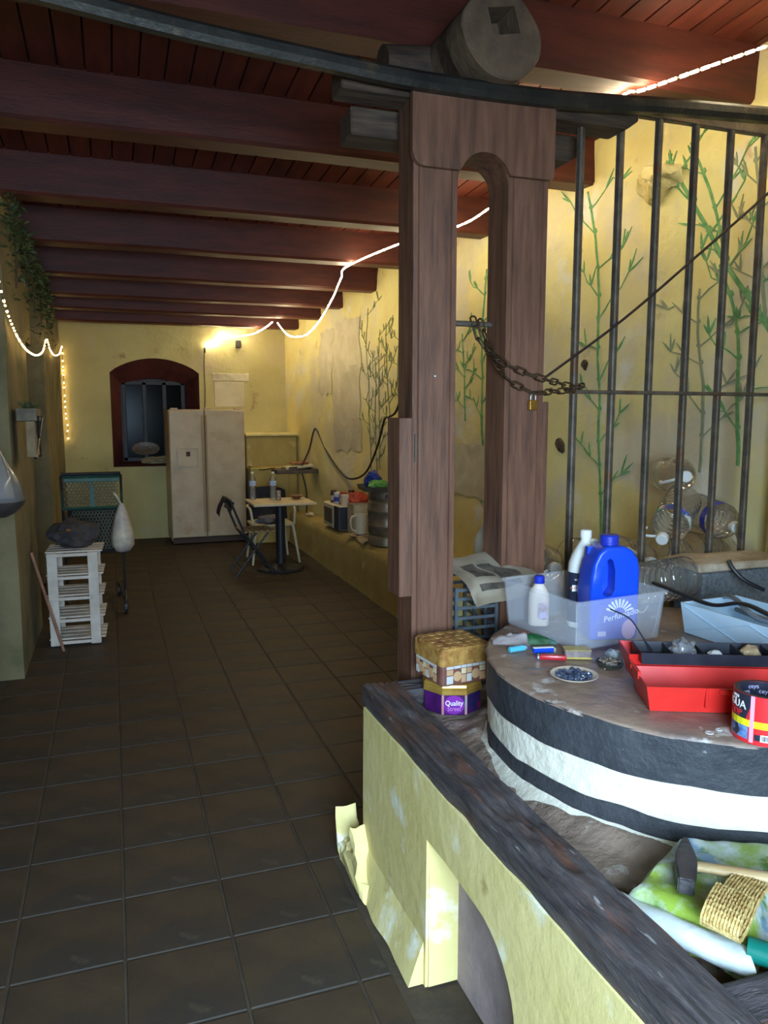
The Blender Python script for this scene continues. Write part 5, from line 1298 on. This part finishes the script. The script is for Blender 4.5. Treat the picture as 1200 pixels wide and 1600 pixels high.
loft(bm, rings); obj('bag_body', bm, mat('bag_pale', S(196, 184, 160), S(150, 140, 136), .45, 9, patches=[(S(150, 110, 120), 7, .62, .68)]), pb, smooth=True, ang=60)
bm = B(); tube(bm, spline([(0, 0, .39), (-.03, 0, .45), (-.055, 0, .49)], 4), .010, 6); obj('bag_handle', bm, 'bag_pale', pb)
bm = B(); tube(bm, [(-.555, 5.66, .72), (-.47, 5.68, .36), (-.385, 5.70, .0)], .010, 8)
tag(obj('wooden_stick', bm, mat('stick_wood', S(150, 108, 86), S(120, 80, 66), .7, 12), smooth=True), 'thin reddish stick leaning against the left wall before the rack', 'stick')

# planter with crossed straps and the hanging bowl on the left piers
pt = thing('wall_planter', 'small grey planter on crossed iron straps fixed to the left pier', 'planter', (-.50, 5.45, 1.38))
bm = B(); loft(bm, [[V((x, y, z)) for x, y in rrect(w, d, .01)] for w, d, z in ((.10, .30, .23), (.12, .34, .235), (.12, .36, .31))]); obj('trough', bm, mat('planter_grey', S(126, 116, 96), S(96, 90, 76), .8, 14), pt)
for s in (-1, 1):
    bm = B(); tube(bm, [(.064, -s * .16, .26), (.05, 0, .12), (.04, s * .16, 0)], .010, 6); obj('strap', bm, 'chair_iron', pt)
bm = B(); box(bm, (.02, 0, .12), (.05, .36, .22)); obj('back_plate', bm, mat('plate_tan', S(150, 132, 98), S(120, 104, 78), .8, 9), pt)
R = random.Random(12); bm = B()
for i in range(60):
    a = R.uniform(0, 6.28); p = V((R.uniform(-.04, .05), R.uniform(-.16, .16), .31)); q = p + V((.03 * math.cos(a), .05 * math.sin(a), R.uniform(.01, .06)))
    n_ = (q - p).normalized(); sd = n_.cross(V((0, 0, 1))) * .010
    vs = [bm.verts.new(v) for v in (p, p.lerp(q, .5) + sd, q, p.lerp(q, .5) - sd)]; bm.faces.new(vs)
tag(obj('leaves', bm, mat('leaf_dull', S(92, 98, 66), S(70, 80, 52), .7, 20), pt), kind='stuff')
hb_ = thing('hanging_bowl', 'wide dark metal bowl on a plastic lined hanger by the red door', 'bowl', (-.565, 4.42, 1.12))
hb_.scale = (.72, .9, .72)
bm = B(); lathe(bm, [(.04, 0), (.10, .03), (.155, .085), (.17, .12), (.163, .12), (.15, .09), (.09, .04), (.01, .015)], 32); obj('bowl_shell', bm, mat('bowl_dark', S(92, 84, 80), S(70, 64, 64), .4, 12, metal=.4), hb_, smooth=True)
for k in range(3):
    a = 2 * PI * k / 3 + .4; bm = B(); tube(bm, [(.166 * math.cos(a), .166 * math.sin(a), .12), (.0, 0, .52)], .004, 6); obj('hanger_wire', bm, 'steel', hb_)
bm = B(); rings = []
for z, r in ((.11, .16), (.2, .15), (.3, .115), (.4, .06), (.5, .015)): rings.append([V((r * math.cos(a) * (1 + .1 * nz3(math.cos(a) * 3, math.sin(a) * 3, z * 9)), r * math.sin(a) * (1 + .1 * nz3(a, z * 9)), z)) for a in [2 * PI * k / 24 for k in range(24)]])
loft(bm, rings, cap=False); obj('plastic_cover', bm, 'film', hb_, smooth=True)
bm = B(); cyl(bm, (-.30, 0, .52), (.01, 0, .53), .008, n=8); obj('wall_hook', bm, 'chair_iron', hb_)
# climbing ivy at the top of the left wall
iv = thing('climbing_ivy', 'dark green ivy hanging along the top of the left wall', 'ivy', (-.53, 6.2, 2.27))
bm = B(); R = random.Random(21)
for i in range(900):
    y = R.uniform(-1.2, 1.9); zt_ = zc(6.2 + y) - 2.36; z = zt_ - abs(R.gauss(0, .22)) * (1.0 if y < .8 else .8); z = max(z, -.12)
    x = R.uniform(-.01, .07); s = R.uniform(.03, .06); e = Euler((R.uniform(-1, 1), R.uniform(-.8, .8), R.uniform(0, 6.28))).to_matrix()
    pts_ = [V((0, 0, 0)), V((s * .5, s * .3, .004)), V((s * 1.1, 0, -.004)), V((s * .5, -s * .3, .004))]
    bm.faces.new([bm.verts.new(e @ p + V((x, y, z))) for p in pts_])
tag(obj('foliage', bm, mat('ivy_leaf', S(62, 78, 40), S(46, 58, 34), .6, 9), iv), kind='stuff')
for k in range(5):
    y = -1.0 + k * .6; bm = B(); tube(bm, spline([(.01, y, .62 - .05 * k * .5), (.02, y + .15, .4), (.015, y + .1, .15)], 5), .007, 5); obj('vine', bm, 'old_wood', iv)
# cloth in the window niche
crumple('window_rag', 'pale crumpled rag lying on the window niche sill', 'rag', (.62, YB + .12, 1.0), (.24, .08, .055), mat('rag_pale', S(176, 160, 120), S(140, 124, 92), .9, 12), .4, 33)
pz = thing('oval_dish', 'oval patterned dish leaning in the window niche', 'dish', (.42, YB + .20, 1.10))
bm = B(); lathe(bm, [(.10, -.012), (.16, 0), (.165, .006), (.155, .006), (.1, -.004), (.01, -.004)], 28, (0, 0, .1), Matrix.Rotation(math.radians(75), 4, 'X') @ Matrix.Diagonal((1.1, .55, 1, 1))); obj('dish_shell', bm, mat('dish_tan', S(130, 108, 84), S(84, 70, 60), .4, 30), pz, smooth=True)
